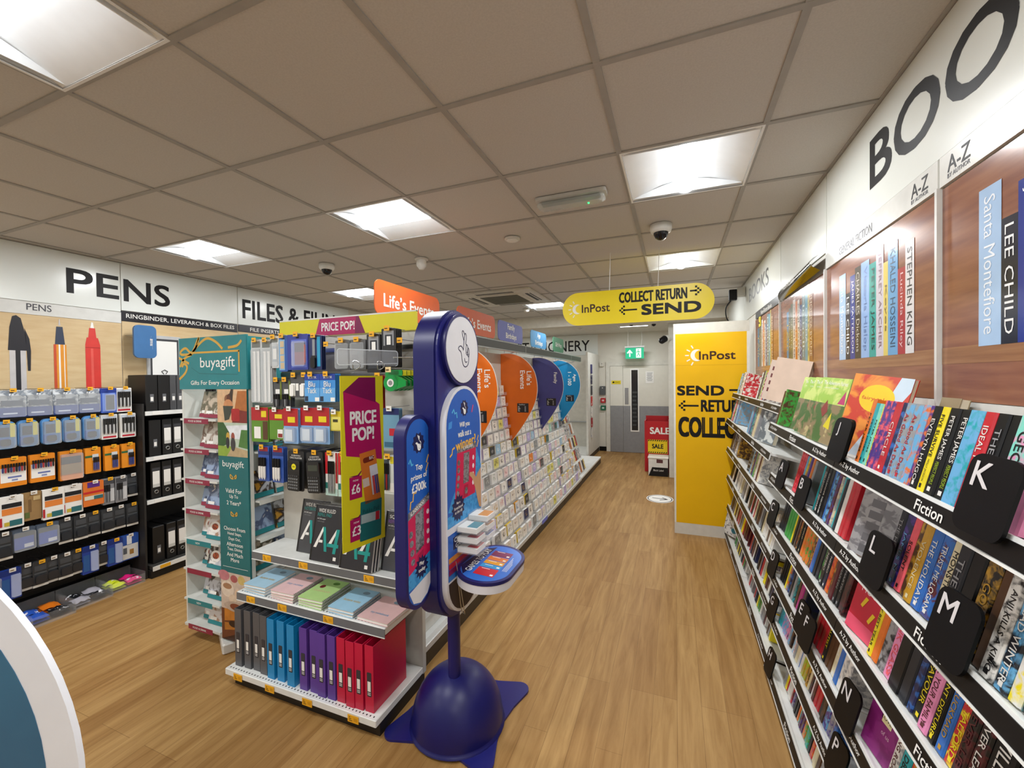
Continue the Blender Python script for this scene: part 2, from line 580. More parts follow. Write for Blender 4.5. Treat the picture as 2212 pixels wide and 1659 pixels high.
# ceiling cassette air conditioner
t = thing('air_conditioner', 'square ceiling cassette air conditioner with dark central grille', 'air conditioner', (-2.04, 5.03, ZC))
M = Matrix.Translation((-2.04, 5.03, ZC)) @ Matrix.Rotation(PI, 4, 'X')
ACW = mat('#cfcbc0', .5)
b = MB(M); b.poly(rr(-.475, -.475, .475, .475, .03), 0, .022, ACW); b.poly(rr(-.3, -.3, .3, .3, .02), .02, .03, ACW); b.build('fascia', t)
b = MB(M)
GR = mat('#5d5d52', .7)
b.rect(-.25, -.25, .25, .25, .033, GR, .004)
for k in range(20):
    b.box(-.25, -.245 + k * .0255, .033, .25, -.237 + k * .0255, .037, mat('#74746a', .6))
b.build('intake_grille', t)
for k in range(4):
    q = MB(M @ Matrix.Rotation(PI / 2 * k, 4, 'Z'))
    q.poly(rr(-.25, .345, .25, .385, .015), .02, .0225, mat('#2a2a28', .6)); q.poly(rr(-.25, .4, .25, .42, .009), .02, .0225, mat('#2a2a28', .6))
    q.build('outlet_slot', t)

# ---------------------------------------------------------------- left wall: headers, mural, shelving
def board(name, label, cat, M, w0, h0, w1, h1, m, t=.006, group=None):
    """flat board in plane M; returns the root mesh object and the frame"""
    o = MB(M).rect(w0, h0, w1, h1, t, m, t).build(name)
    return tag(o, label, cat, group)
def lettering(M, parent, calls, z=.0068, name='lettering'):
    b = MB(M)
    for c in calls:
        k = dict(c[6]) if len(c) > 6 else {}
        b.text(c[0], c[1], c[2], c[3], z, c[4], bold=c[5] if len(c) > 5 else 0, **k)
    return b.build(name, parent)
HW = mat('#e9eeea', .22, var=.02, scale=3)
LF = frame((XL + .002, 0, 0), '+x')          # local x = world y, local y = z
o = board('header_sign', 'white header panel reading PENS high on the stationery wall', 'sign', LF, 1.17, 2.305, 2.16, ZC - .004, HW)
o2 = board('header_sign', 'white header panel above the ringbinder strip, carrying the end of PENS', 'sign', LF, 2.166, 2.32, 3.205, ZC - .004, HW)
lettering(LF, o, [('PE', 1.982, 2.508, .2, INK, .03, dict(wd=.338))])
lettering(LF, o2, [('NS', 2.364, 2.5, .2, INK, .03, dict(wd=.362))])
o = board('header_sign', 'white header panel reading FILES and FILING over the file inserts strip', 'sign', LF, 3.215, 2.32, 4.9, ZC - .004, HW)
lettering(LF, o, [('FILES & FILING', 4.04, 2.5, .22, INK, .03, dict(wd=1.55))])
o = board('header_strip', 'white strip reading PENS under the pens header', 'sign', LF, 1.17, 2.205, 2.16, 2.3, mat('#d9dad6', .35), .01)
lettering(LF, o, [('PENS', 1.655, 2.262, .05, mat('#45454c', .5, var=0), .01, dict(wd=.135))], .011)
o = board('header_strip', 'black strip about ringbinders, leverarch and box files in white capitals', 'sign', LF, 2.16, 2.226, 3.2, 2.315, mat('#15141c', .35), .01)
lettering(LF, o, [('RINGBINDER, LEVERARCH & BOX FILES', 2.68, 2.272, .045, PAPER, .012, dict(wd=.97))], .011)
o = board('header_strip', 'black strip about file inserts beside the ringbinder strip', 'sign', LF, 3.215, 2.238, 4.9, 2.315, mat('#1b1a26', .35), .01)
lettering(LF, o, [('FILE INSERTS & REPORT FILES', 3.78, 2.275, .042, PAPER, .012, dict(wd=.86))], .011)
# pen mural
MURAL = grainy('#cdb083', '#d8c094', 'sand_mural', 1, 3, 14, .5)
o = board('pen_mural', 'sand coloured mural with three giant printed pens above the pen packs', 'poster', LF, 1.17, 1.2, 2.16, 2.204, MURAL, .006)
b = MB(LF)
DK = mat('#1c1c24', .4, var=0); SV = mat('#c9c6c6', .35); RD = mat('#d63a32', .4); OG = mat('#e2952c', .4); RO = mat('#c9502c', .4)
def sh(pts, m, z=.0072): b.poly(pts, z, z, m)
sh([(1.49, 1.93), (1.5, 2.1), (1.515, 2.18), (1.535, 2.19), (1.558, 2.17), (1.58, 2.05), (1.585, 1.93)], DK)
sh([(1.575, 2.1), (1.6, 2.02), (1.607, 1.93), (1.603, 1.78), (1.588, 1.78), (1.585, 1.93)], DK)
sh([(1.495, 1.3), (1.497, 1.93), (1.58, 1.93), (1.582, 1.3)], SV); sh([(1.527, 1.3), (1.527, 1.93), (1.552, 1.93), (1.552, 1.3)], DK, .0076)
sh([(1.76, 2.14), (1.772, 2.14), (1.768, 2.19), (1.764, 2.19)], SV); sh([(1.738, 1.99), (1.748, 2.13), (1.784, 2.13), (1.796, 1.99)], mat('#2f3b52', .4))
sh([(1.73, 1.3), (1.73, 1.99), (1.804, 1.99), (1.808, 1.3)], OG)
sh([(1.73, 1.3), (1.73, 1.99), (1.745, 1.99), (1.748, 1.3)], RO, .0076); sh([(1.758, 1.3), (1.758, 1.99), (1.768, 1.99), (1.77, 1.3)], PAPER, .0076); sh([(1.79, 1.3), (1.788, 1.99), (1.793, 1.99), (1.796, 1.3)], PAPER, .0076)
sh([(1.952, 2.14), (1.976, 2.14), (1.97, 2.185), (1.96, 2.19)], PAPER); sh([(1.938, 2.06), (1.945, 2.14), (1.983, 2.14), (1.99, 2.06)], RD)
sh([(1.918, 1.3), (1.918, 2.0), (1.928, 2.06), (2.0, 2.06), (2.014, 2.0), (2.016, 1.3)], RD)
sh([(1.918, 1.975), (1.918, 1.98), (2.014, 1.98), (2.014, 1.975)], mat('#a8241f', .4), .0076); sh([(1.955, 1.3), (1.952, 1.97), (1.968, 1.97), (1.972, 1.3)], mat('#e25a50', .4), .0076)
b.build('printed_pens', o)
o = board('wall_mural', 'plain sand mural behind the ringbinder shelves', 'poster', LF, 2.166, 1.5, 3.2, 2.224, MURAL, .006)
o = board('wall_mural', 'sand mural under the file inserts strip', 'poster', LF, 3.215, 1.5, 4.9, 2.236, MURAL, .006)

# ---- pen wall: black slatted backing with prongs; every pack hangs on its own prong
BLK = mat('#23211f', .6)
pw = thing('pen_display', 'black pronged display panel that carries the pen packs', 'display', (XL, 1.15, 0))
b = MB(); b.box(XL + .012, 1.12, .1, XL + .03, 2.15, 1.62, BLK)
for k in range(8):
    b.box(XL + .03, 1.12, .16 + k * .2, XL + .034, 2.15, .17 + k * .2, mat('#100f0f', .6))
b.build('backing_panel', pw)
b = MB(); b.box(XL + .012, 2.15, .0, XL + .3, 2.165, 1.5, BLK); b.build('side_panel', pw)
b = MB(); b.box(XL + .012, 1.12, 0, XL + .1, 2.15, .1, BLACK); b.build('plinth', pw)
def hook(parent, x, y, z, ln, d, tagc=TICKET):
    """prong sticking out of the panel in direction d with a price ticket at its end"""
    d = Vector(d)
    z += .023
    P = Vector((x, y, z))
    h = MB(); h.tube([P, P + d * ln, P + d * ln + Vector((0, 0, .008))], .0028, METAL, 6)
    o = h.build('prong', parent)
    r = Vector((0, 0, 1)).cross(d)
    q = P + d * (ln + .004)
    M = Matrix(((r.x, 0, d.x, q.x), (r.y, 0, d.y, q.y), (r.z, 1, d.z, q.z - .006), (0, 0, 0, 1)))
    k = MB(M); k.rect(-.016, -.012, .016, .014, 0, tagc, .002); k.rect(-.012, -.004, .006, .002, .0006, mat('#6b4a10', .6, var=0))
    k.build('price_ticket', o)
FACES = {}
def pack(kind, name, pw_, ph, d, facing, loc, label, group, paint, n=1, cat='pack', blister=None, r=.006):
    """hanging pack: backing card with a punched tab, printed front (paint) and a clear or solid blister"""
    M = frame(loc, facing)
    if kind in FACES:
        o = dup(FACES[kind], loc, (0, 0, math.atan2(M[1][0], M[0][0])), label, group)
        return o
    t = thing(name, label, cat, loc, math.atan2(M[1][0], M[0][0]), group)
    b = MB(M)
    b.poly(rr(-pw_ / 2, -ph, pw_ / 2, 0, r), -.004, 0, paint[0][0] if paint else WHITE)
    for k in range(1, n):      # packs queued behind on the same prong
        b.poly(rr(-pw_ / 2, -ph, pw_ / 2, 0, r), -.004 - k * .012, -k * .012, paint[0][0])
    b.poly(ell(0, -.018, .012, .004, 12), .0004, .0004, BLACK)
    b.build('backing_card', t)
    if len(paint) > 1:
        b = MB(M)
        for m, x0, y0, x1, y1 in paint[1:]:
            b.rect(-pw_ / 2 + x0 * pw_, -ph + y0 * ph, -pw_ / 2 + x1 * pw_, -ph + y1 * ph, .0008 + .0004 * (paint.index((m, x0, y0, x1, y1))), m)
        b.build('print', t)
    if blister:
        for (nm, m, x0, y0, x1, y1, dd, cnt) in blister:
            X0, X1 = -pw_ / 2 + x0 * pw_, -pw_ / 2 + x1 * pw_
            Y0, Y1 = -ph + y0 * ph, -ph + y1 * ph
            if cnt:
                for k in range(cnt):
                    q = MB(M); xx = X0 + (X1 - X0) * (k + .5) / cnt
                    rad = (X1 - X0) / cnt * .36
                    mm = m[k % len(m)] if isinstance(m, list) else m
                    q.tube([(xx, Y0, .004 + rad), (xx, Y0 + (Y1 - Y0) * .12, .004 + rad), (xx, Y1, .004 + rad)], [rad * .3, rad, rad], mm, 6)
                    q.tube([(xx, Y0 + (Y1 - Y0) * .62, .0045 + rad), (xx, Y1 + .001, .0045 + rad)], rad * 1.12, INK, 6)
                    q.build(nm, t)
            else:
                q = MB(M)
                q.poly(rr(X0, Y0, X1, Y1, min(.012, (X1 - X0) / 4)), 0, dd, m)
                q.build(nm, t)
    FACES[kind] = tree(t)
    return t
def m_(c, r=.4): return mat(c, r, var=.04)
BLUE_BAG = art('#dfe5ea', '#8d97a3', '#f6f8fa', 30, .5, .15)
def P(*a): return a
KIN = {
 'silverbag': (.135, .19, [P(BLUE_BAG), P(m_('#1d3f8c'), 0, 0, 1, .36), P(m_('#d9e3f4'), .2, .12, .7, .17), P(m_('#3c4658'), .12, .42, .9, .62)], [('bag', PLASTIC, .02, .02, .98, .8, .02, 0)], 'clear bag of ballpoints'),
 'bluecard': (.1, .2, [P(m_('#3f62c4')), P(m_('#1f3a94'), 0, .82, 1, 1), P(m_('#7f9be4'), .08, .06, .9, .8), P(m_('#2a2c34'), .3, .12, .85, .72)], [('blister', PLASTIC, .22, .08, .9, .76, .014, 0)], 'blue carded pack'),
 'whitepens': (.105, .2, [P(PAPER), P(m_('#c8d0da'), .05, .8, .95, .95), P(m_('#c22436'), .1, .05, .9, .12)], [('pen', [m_('#2a2a30'), m_('#dcdfe2')], .08, .2, .92, .84, 0, 7)], 'white carded row of pens'),
 'roundblue': (.1, .19, [P(m_('#5d9ad8')), P(m_('#d9cf4a'), .74, .42, .98, .92), P(m_('#2c62b4'), .08, .08, .7, .4), P(m_('#1d2030'), .22, .45, .7, .78), P(PAPER, ), ][:4], [('blister', m_('#20222c', .2), .24, .12, .72, .36, .02, 0), ('blister_cover', PLASTIC, .04, .03, .96, .9, .026, 0)], 'rounded blue blister pack'),
 'orangewhite': (.13, .2, [P(m_('#e88a1c')), P(PAPER, .04, .16, .98, .66), P(m_('#6b78b0'), .3, .3, .8, .36), P(m_('#8f9ac4'), .44, .2, .66, .26)], [('pen', [m_('#3d4a8c'), m_('#c23c46'), m_('#2f3038')], .06, .5, .96, .8, 0, 9)], 'orange and white multipack of pens'),
 'orangebrown': (.13, .22, [P(m_('#d9841c')), P(m_('#2c2320'), .06, .55, .94, .8), P(m_('#8e7448'), .06, .2, .94, .54), P(m_('#e88a1c'), 0, 0, 1, .16)], [('bag', PLASTIC, .02, .02, .98, .9, .02, 0)], 'orange and brown bag of pens'),
 'orangeblue': (.095, .2, [P(m_('#ee9420')), P(m_('#2d6a40'), 0, .62, .5, .7), P(m_('#d5dade'), .45, .5, .85, .74)], [('pen', [m_('#1f4a9c'), m_('#2456b0')], .46, .08, .88, .62, 0, 4)], 'orange carded pack with blue pens'),
 'kraft': (.1, .2, [P(m_('#9c7c4e', .8)), P(m_('#7a5c36', .8), .3, .3, .45, .75), P(m_('#5c6a34', .8), .1, .1, .35, .3), P(m_('#c8ae7c', .8), .55, .7, .9, .85)], None, 'brown kraft card pack'),
 'orangeteal': (.115, .22, [P(PAPER), P(m_('#e4863c'), .1, .42, .92, .62), P(m_('#1d1d22'), .1, .64, .92, .78), P(m_('#2c6c72'), .4, .06, .92, .24), P(m_('#c8b23c'), .18, .08, .4, .2), P(m_('#b8242a'), 0, .08, .1, .36)], None, 'white box of fibre pens with orange band'),
 'orangebox': (.125, .19, [P(m_('#e0762c')), P(m_('#5a2a86'), .2, .76, .8, .98), P(m_('#c8242c'), 0, .52, 1, .6), P(m_('#d9d8c4'), .05, .26, .95, .42), P(m_('#2f6a70'), .5, .26, .95, .4)], None, 'orange box of fibre pens'),
 'greypens': (.08, .21, [P(m_('#8f9094')), P(m_('#d9dadc'), .6, .1, .95, .6), P(m_('#4c4d52'), .05, .78, .95, .96)], [('pen', [m_('#9fa3a8', .25), m_('#6d7076', .25)], .06, .08, .6, .76, 0, 4)], 'grey pack of steel pens'),
 'dark': (.08, .185, [P(m_('#33363a')), P(m_('#e4e2da'), 0, 0, 1, .09), P(m_('#50555a'), .1, .5, .9, .56), P(m_('#474b50'), .12, .62, .88, .84)], [('blister', m_('#2b2e33', .2), .15, .14, .85, .46, .016, 0)], 'dark grey blister pack'),
 'whiteblack': (.09, .2, [P(m_('#d4d2c8')), P(m_('#2c2a2e'), .42, .3, .7, .8), P(m_('#8e8c86'), .15, .08, .4, .2)], None, 'white pack with black pen'),
 'bluebag': (.115, .16, [P(m_('#4c5868')), P(m_('#2450b8'), .08, .1, .92, .62), P(m_('#dfe6f2'), .5, .14, .9, .3)], [('bag', PLASTIC, .03, .03, .97, .85, .02, 0)], 'blue pack of refills'),
 'bluepens': (.1, .21, [P(m_('#24429c')), P(m_('#8fa4e0'), .5, .06, .95, .8), P(m_('#16307c'), 0, .82, 1, 1), P(m_('#2c5c9c'), .06, .1, .44, .7)], [('blister', PLASTIC, .5, .06, .95, .8, .014, 0)], 'blue blister pack with one pen'),
 'whiteblue': (.13, .21, [P(m_('#2c56ac')), P(m_('#dfe0dc'), .04, .04, .96, .6), P(m_('#a87c3c'), .5, .2, .72, .4), P(m_('#5c6470'), .16, .26, .36, .5), P(m_('#eef2f6'), .36, .62, .62, .98)], None, 'white and blue pack'),
}
ROWS = [(1.64, 'silverbag silverbag silverbag silverbag silverbag bluecard whitepens'),
        (1.425, 'roundblue roundblue roundblue roundblue roundblue roundblue whitepens whitepens'),
        (1.17, 'orangewhite orangewhite orangewhite orangebrown orangeblue orangeblue orangeblue'),
        (.905, 'kraft orangeteal kraft orangeteal orangeteal orangebox greypens greypens dark'),
        (.66, 'whiteblack dark bluebag bluebag dark dark dark dark dark dark'),
        (.4, 'bluepens bluepens dark dark dark dark dark bluepens dark bluepens whiteblue')]
YR = [(1.22, 2.12), (1.22, 2.145), (1.2, 2.146), (1.26, 2.144), (1.24, 2.14), (1.27, 2.138)]
for r, (z, ks) in enumerate(ROWS):
    ks = ks.split()
    tot = sum(KIN[k][0] for k in ks)
    y0, y1 = YR[r]
    gap = (y1 - y0 - tot) / len(ks)
    y = y0
    for i, k in enumerate(ks):
        w_, h_, paint, bl, desc = KIN[k]
        y += w_ / 2 + gap / 2
        x = XL + .22 + (.012 if i % 2 else 0)
        n = 3
        lab = f'{desc}, {nth(len(ks) - 1 - i)} from the files, {nth(r)} prong row down'
        pack(k, 'pen_pack', w_, h_, .02, '+x', (x, y, z), lab, 'packs on the pen wall', paint, n, 'pen pack', bl, .03 if k == 'roundblue' else .006)
        hook(pw, XL + .03, y, z - .018, .215 + (.012 if i % 2 else 0), (1, 0, 0), TICKET if r < 3 else (mat('#e4e2dc', .5) if i % 3 else TICKET))
        y += w_ / 2 + gap / 2

# ---- file shelving bay
fs = thing('file_shelving', 'black shelving bay with white shelf edges holding files beside the pens', 'shelving', (XL, 2.17, 0))
b = MB(); b.box(XL + .01, 2.17, 0, XL + .02, 3.2, 1.6, mat('#100f10', .6)); b.build('back_panel', fs)
for y in (2.168, 3.19):
    b = MB(); b.box(XL + .02, y, 0, XL + .05, y + .012, 1.6, BLACK); b.build('upright', fs)
for z, d in ((1.43, .3), (1.035, .3), (.665, .3), (.1, .36)):
    b = MB(); b.box(XL + .02, 2.182, z - .03, XL + d, 3.188, z, mat('#3a3936', .5)); q = b.build('shelf', fs)
    e = MB(); e.box(XL + d, 2.17, z - .032, XL + d + .008, 3.2, z + .004, SHELF); e.build('edge_strip', q)
    for k, yy in enumerate((2.26, 2.5, 2.78, 3.0)):
        e = MB(frame((XL + d + .009, yy, z - .014), '+x')); e.rect(-.04, -.014, .04, .014, .001, TICKET if (k + int(z * 10)) % 2 else PAPER, .001); e.build('price_ticket', q)
b = MB(); b.box(XL + .01, 2.17, 0, XL + .34, 3.2, .065, mat('#171512', .6)); b.build('plinth', fs)
BF = mat('#131314', .45); GF = mat('#4a4b4e', .45)
def lever(kind):
    """A4 lever arch or plain file, spine towards +x, origin at the bottom of the spine"""
    wid = {'lever': .075, 'box': .09, 'ring': .05}[kind]
    c = GF if kind == 'ring' else BF
    t = thing('box_file' if kind == 'box' else 'lever_arch_file' if kind == 'lever' else 'ring_binder', '', 'file')
    b = MB(); b.bbox(-.255, -wid / 2, 0, 0, wid / 2, .318, c, .004); b.build('case', t)
    f = frame((0, 0, 0), '+x')
    if kind == 'lever':
        b = MB(f); b.rect(-.026, .1, .026, .24, .002, PAPER, .002); b.rect(-.026, .1, .026, .128, .0026, mat('#cfcfca', .5)); b.build('spine_label', t)
        b = MB(f); b.rect(-.03, .245, .03, .27, .001, mat('#3a3b40', .5)); b.build('print', t)
        b = MB(f); b.tube([(.014 * math.cos(a), .06 + .014 * math.sin(a), .002) for a in [PI * k / 8 for k in range(16)]], .0035, METAL, 6, closed=True); b.build('finger_ring', t)
    else:
        b = MB(f); b.rect(-.014, .08, .014, .15, .0015, mat('#6a6c70', .4), .001); b.rect(-.01, .09, .01, .125, .002, PAPER); b.build('spine_label', t)
    return tree(t)
LV = {k: lever(k) for k in ('lever', 'box', 'ring')}
used = set()
FR = [(1.43, [('box', 2.232), ('box', 2.327), ('ring', 2.4), ('ring', 2.455), ('ring', 2.51), ('ring', 2.565), ('ring', 2.62), ('box', 2.7), ('box', 2.8)], 'top'),
      (1.035, [('box', 2.25), ('lever', 2.345), ('lever', 2.425), ('ring', 2.505), ('ring', 2.56), ('lever', 2.64), ('lever', 2.72)], 'upper middle'),
      (.665, [('lever', 2.25), ('lever', 2.335), ('lever', 2.42), ('lever', 2.505), ('lever', 2.59), ('lever', 2.675)], 'lower middle'),
      (.1, [('box', 2.26), ('lever', 2.36), ('lever', 2.445), ('lever', 2.53), ('lever', 2.615), ('lever', 2.7)], 'bottom')]
for z, items, sn in FR:
    for i, (k, y) in enumerate(items):
        d = {'box': 'wide black box file', 'lever': 'black lever arch file', 'ring': 'slim grey ring binder'}[k]
        lab = f'{d}, {nth(i)} from the pens end, {sn} file shelf'
        if k in used:
            o = dup(LV[k], (XL + .285, y, z + .001), (0, 0, 0), lab, 'files on the black shelving')
        else:
            used.add(k); o = LV[k]; o.location = (XL + .285, y, z + .001); tag(o, lab, 'file', 'files on the black shelving')
# display board and blue clipboard above the files
o = tag(MB(LF).poly(rr(2.34, 1.61, 2.62, 2.12, .012), .007, .022, mat('#c9cbcc', .35, .3)).build('notice_board'), 'grey framed white notice board standing above the black files', 'notice board')
b = MB(LF); b.rect(2.365, 1.63, 2.6, 2.09, .023, mat('#3c3d40', .5)); b.rect(2.38, 1.64, 2.585, 2.07, .0235, PAPER); b.build('sheet', o)
b = MB(LF); b.tube([(2.47, 1.76, .026), (2.45, 1.785, .028), (2.475, 1.8, .028), (2.5, 1.785, .028), (2.485, 1.76, .026)], .003, BLACK, 6); b.build('binder_clip', o)
o = tag(MB(frame((XL + .12, 2.27, 0), '+x')).poly(rr(-.085, 1.9, .085, 2.19, .04), 0, .02, mat('#3a6a9c', .4)).build('clipboard'), 'rounded blue plastic sign flag hanging beside the ringbinder strip', 'sign')
b = MB(frame((XL + .141, 2.27, 0), '+x')); b.text('stationery', .045, 2.04, .12, 0, PAPER, wd=.02); b.build('lettering', o)
b = MB(); b.tube([(XL + .006, 2.19, 2.1), (XL + .12, 2.19, 2.1)], .004, METAL, 6); b.build('bracket', o)
# clear trays on the floor with bagged stationery
AC2 = glassy('thin_clear_acrylic', '#f4f8fa', .07)
BAGS = [('#d9731c', 'orange'), ('#2c56b8', 'blue'), ('#1d1e22', 'black'), ('#a9a6b0', 'silver'), ('#d4e02c', 'lime'), ('#e0247c', 'magenta')]
for k in range(4):
    y0 = 1.19 + k * .235
    t = thing('clear_tray', f'clear acrylic floor tray, {nth(3 - k)} of the run from the file shelves', 'tray', (-4.27, y0 + .115, 0), 0, 'clear trays on the floor')
    x0, x1, y1, hh = -4.4, -4.06 - .04 * k, y0 + .23, .11
    for nm, a in (('base', (x0, y0, .001, x1, y1, .005)), ('front_panel', (x1 - .004, y0, .001, x1, y1, .075)), ('back_panel', (x0, y0, .001, x0 + .004, y1, hh)), ('side_panel', (x0, y0, .001, x1, y0 + .004, .09)), ('side_panel', (x0, y1 - .004, .001, x1, y1, .09))):
        MB().box(*a, AC2).build(nm, t)
    for q in range(4):
        c, cn = BAGS[[(0, 0, 1, 1, 0, 2), (1, 1, 0, 2, 1, 2), (2, 3, 3, 2, 3, 3), (4, 4, 5, 5, 5, 4)][k][q]]
        M = Matrix.Translation((x0 + .078 + (q % 2) * (.15 - .02 * k), y0 + .06 + (q // 2) * .11, .038)) @ Matrix.Rotation(random.uniform(-.12, .12), 4, 'Z') @ Matrix.Rotation(random.uniform(-.12, .12), 4, 'Y')
        b = MB(M)
        rows = []
        for u in range(5):
            for v in range(6):
                edge = (1 - abs(u - 2) / 2.2) * (1 - abs(v - 2.5) / 2.8)
                rows.append(((u - 2) * (.03 - .004 * k), (v - 2.5) * .019, .03 * edge + random.uniform(-.004, .008)))
        bot = [(x, y, -.018) for x, y, z in rows]
        fcs = [(u * 6 + v, u * 6 + 6 + v, u * 6 + 7 + v, u * 6 + 1 + v) for u in range(4) for v in range(5)]
        b.add(rows, fcs, art(c, '#f2f2f6' if q % 3 == 0 else c, None, 26, .62, .2), True)
        b.add(bot, [f[::-1] for f in fcs], mat(c, .3))
        o = b.build('stationery_bag')
        tag(o, f'crinkled {cn} bag of stationery, {nth(q)} in the {nth(3 - k)} clear tray from the file shelves', 'bag', 'bags in the floor trays')

# ---------------------------------------------------------------- gift card spinner
SX0, SX1, SY = -3.02, -2.39, 1.76
TEAL = mat('#1c7f86', .4); TEALD = mat('#176a6e', .4); GOLD = mat('#d0a23c', .4)
sp = thing('gift_spinner', 'white revolving gift card stand with teal header between the pens wall and end display', 'display stand', (-2.69, 2.05, 0))
b = MB(Matrix.Translation((-2.69, 2.05, 0)) @ Matrix.Rotation(-.51, 4, 'Z')); b.bbox(-.255, -.255, 0, .255, .255, .065, mat('#d9d8d2', .4), .008); b.build('base', sp)
b = MB(); b.lathe([(.1, .06), (.1, .085)], GREYM, -2.69, 2.05); b.build('swivel', sp)
W2 = mat('#d8dad4', .4)
b = MB(); b.box(SX0, SY - .01, .08, SX1 + .005, 2.36, .1, W2); b.build('bottom_board', sp)
b = MB(); b.box(-2.9, 1.9, .1, -2.5, 2.3, 1.64, W2); b.build('core', sp)
for nm, a in (('side_wall', (SX0, SY, .1, SX0 + .012, 1.9, 1.64)), ('side_wall', (SX1 - .012, SY, .1, SX1, SY + .02, 1.64))):
    MB().box(*a, W2).build(nm, sp)
# front header: teal card with gold ribbon and lettering
f = frame((SX0, SY - .012, 0), '-y')
W_ = SX1 - SX0
hb = MB(f); hb.rect(0, 1.635, W_, 1.965, 0, TEAL, .012); ho = hb.build('header_card', sp)
b = MB(f)
for pts in ([(.0, 1.7), (.06, 1.74), (.08, 1.78), (.05, 1.8), (.03, 1.78)], [(.13, 1.86), (.03, 1.86), (.02, 1.88), (.07, 1.9), (.13, 1.87), (.19, 1.95), (.2, 1.955), (.17, 1.9), (.13, 1.86)],
            [(.13, 1.865), (.2, 1.92), (.28, 1.955), (.36, 1.93), (.42, 1.885)], [(.13, 1.86), (.05, 1.83), (.01, 1.78)], [(.47, 1.89), (.55, 1.9), (.59, 1.93)], [(.1, 1.8), (.0, 1.84)]):
    b.line(spline(pts), .016, .0008, GOLD)
b.line([(.12, 1.868), (.57, 1.868)], .012, .001, GOLD); b.line([(.565, 1.87), (.565, 1.74)], .012, .001, GOLD)
b.build('ribbon_print', ho)
b = MB(f); b.line([(.12, 1.775), (.2, 1.735), (.55, 1.725), (.56, 1.74)], .004, .0006, TEALD); b.text('buyagift', .37, 1.795, .085, .0012, PAPER, wd=.32, bold=.004); b.text('Gifts For Every Occasion', .34, 1.672, .036, .0012, PAPER, wd=.45, bold=.012); b.build('lettering', ho)
b = MB(frame((SX1 + .006, SY, 0), '+x')); b.rect(-.01, 1.635, .6, 1.955, 0, TEAL, .01); b.line(spline([(.02, 1.86), (.08, 1.87), (.05, 1.8), (.12, 1.72)]), .016, .0006, GOLD); b.text('buyagift', .33, 1.8, .08, .0008, PAPER, wd=.3); b.build('header_card', sp)
# photo column
FX0, FX1 = -2.655, -2.393
c = frame((FX0, SY - .014, 0), '-y'); cw = FX1 - FX0
col = MB(c).rect(0, .075, cw, 1.634, -.001, TEALD, .01).build('photo_column', sp)
def picture(z0, z1, bg, shapes):
    b = MB(c); b.rect(0, z0, cw, z1, 0, bg)
    for i, (m, pts) in enumerate(shapes):
        b.poly([(x * cw, z0 + y * (z1 - z0)) for x, y in pts], .0004 + .0001 * i, .0004 + .0001 * i, m)
    b.build('photo_print', col)
A_ = lambda k: mat(k, .4, var=.12, scale=30)
picture(1.43, 1.634, A_('#d9b48c'), [(A_('#b06a34'), [(.55, .2), (1, .2), (1, .95), (.7, .95)]), (A_('#7a2a24'), [(.5, 0), (1, 0), (1, .35), (.6, .4)]), (A_('#8a5a3c'), ell(.35, .7, .1, .14)), (A_('#5c3020'), ell(.42, .72, .09, .15)),
        (A_('#c98a5c'), ell(.38, .5, .16, .2)), (A_('#3c4038'), [(.2, .5), (.55, .5), (.4, .1), (.25, .05)]), (A_('#a81e22'), rr(.48, .05, .76, .42, .05)), (A_('#3a2c24'), [(.42, .85), (.48, 1), (.56, 1), (.52, .6)])])
picture(1.222, 1.43, A_('#b8c8b4'), [(A_('#dfe4e8'), [(.2, .55), (1, .5), (1, .95), (.3, .9)]), (A_('#2f5a2a'), [(0, .2), (.3, .35), (.4, .7), (.2, 1), (0, 1)]), (A_('#4c7a3a'), [(.7, .3), (1, .25), (1, .8), (.8, .8)]), (A_('#b8a27c'), [(.2, 0), (1, 0), (1, .2), (.5, .3)]),
        (A_('#8aa83c'), [(0, 0), (.3, 0), (.5, .3), (0, .3)]), (A_('#c8a03c'), ell(.35, .6, .06, .11)), (A_('#2a2a30'), ell(.34, .4, .06, .17)), (A_('#9a4a3c'), ell(.52, .58, .06, .13)), (A_('#3c3a3c'), ell(.52, .36, .08, .2))])
picture(.27, .5, A_('#cbb8a8'), [(A_('#c27c84'), ell(.1, .9, .2, .14)), (A_('#c8b06c'), ell(.7, .85, .12, .12)), (A_('#a85a5c'), ell(.45, .85, .12, .1)), (A_('#e2d2c0'), ell(.22, .55, .22, .22)), (A_('#a67c5c'), ell(.22, .62, .15, .08)), (A_('#d8bca0'), ell(.6, .45, .14, .14)),
        (A_('#b87c6c'), ell(.85, .5, .14, .2)), (A_('#d9c4ac'), ell(.4, .3, .13, .12)), (A_('#b8a494'), ell(.5, .1, .4, .14)), (A_('#7a3c28'), ell(.5, .1, .2, .09))])
picture(.075, .27, A_('#6c3a22'), [(A_('#c27a2c'), [(.1, .6), (.7, .75), (.8, .98), (.1, 1)]), (A_('#3a1c12'), [(.0, .0), (1, 0), (1, .3), (.5, .25)]), (A_('#8c2a24'), ell(.75, .35, .18, .12)), (A_('#b0702c'), [(.1, .3), (.5, .4), (.5, .6), (.1, .55)]), (A_('#2a1610'), ell(.4, .55, .15, .1))])
b = MB(c)
b.text('buyagift', cw / 2, 1.17, .05, 0, PAPER, wd=.19)
for k, s_ in enumerate(('Valid For', 'Up To', '2 Years*')):
    b.text(s_, cw / 2, 1.01 - k * .037, .027, 0, PAPER, bold=.012, maxw=.2)
for k, s_ in enumerate(('Choose From', 'Hotel Stays,', 'Days Out,', 'Afternoon', 'Teas, Dining', 'And Much', 'More')):
    b.text(s_, cw / 2, .775 - k * .032, .024, 0, PAPER, bold=.014, maxw=.215)
b.line([(.02, .535), (cw - .02, .535)], .002, 0, PAPER)
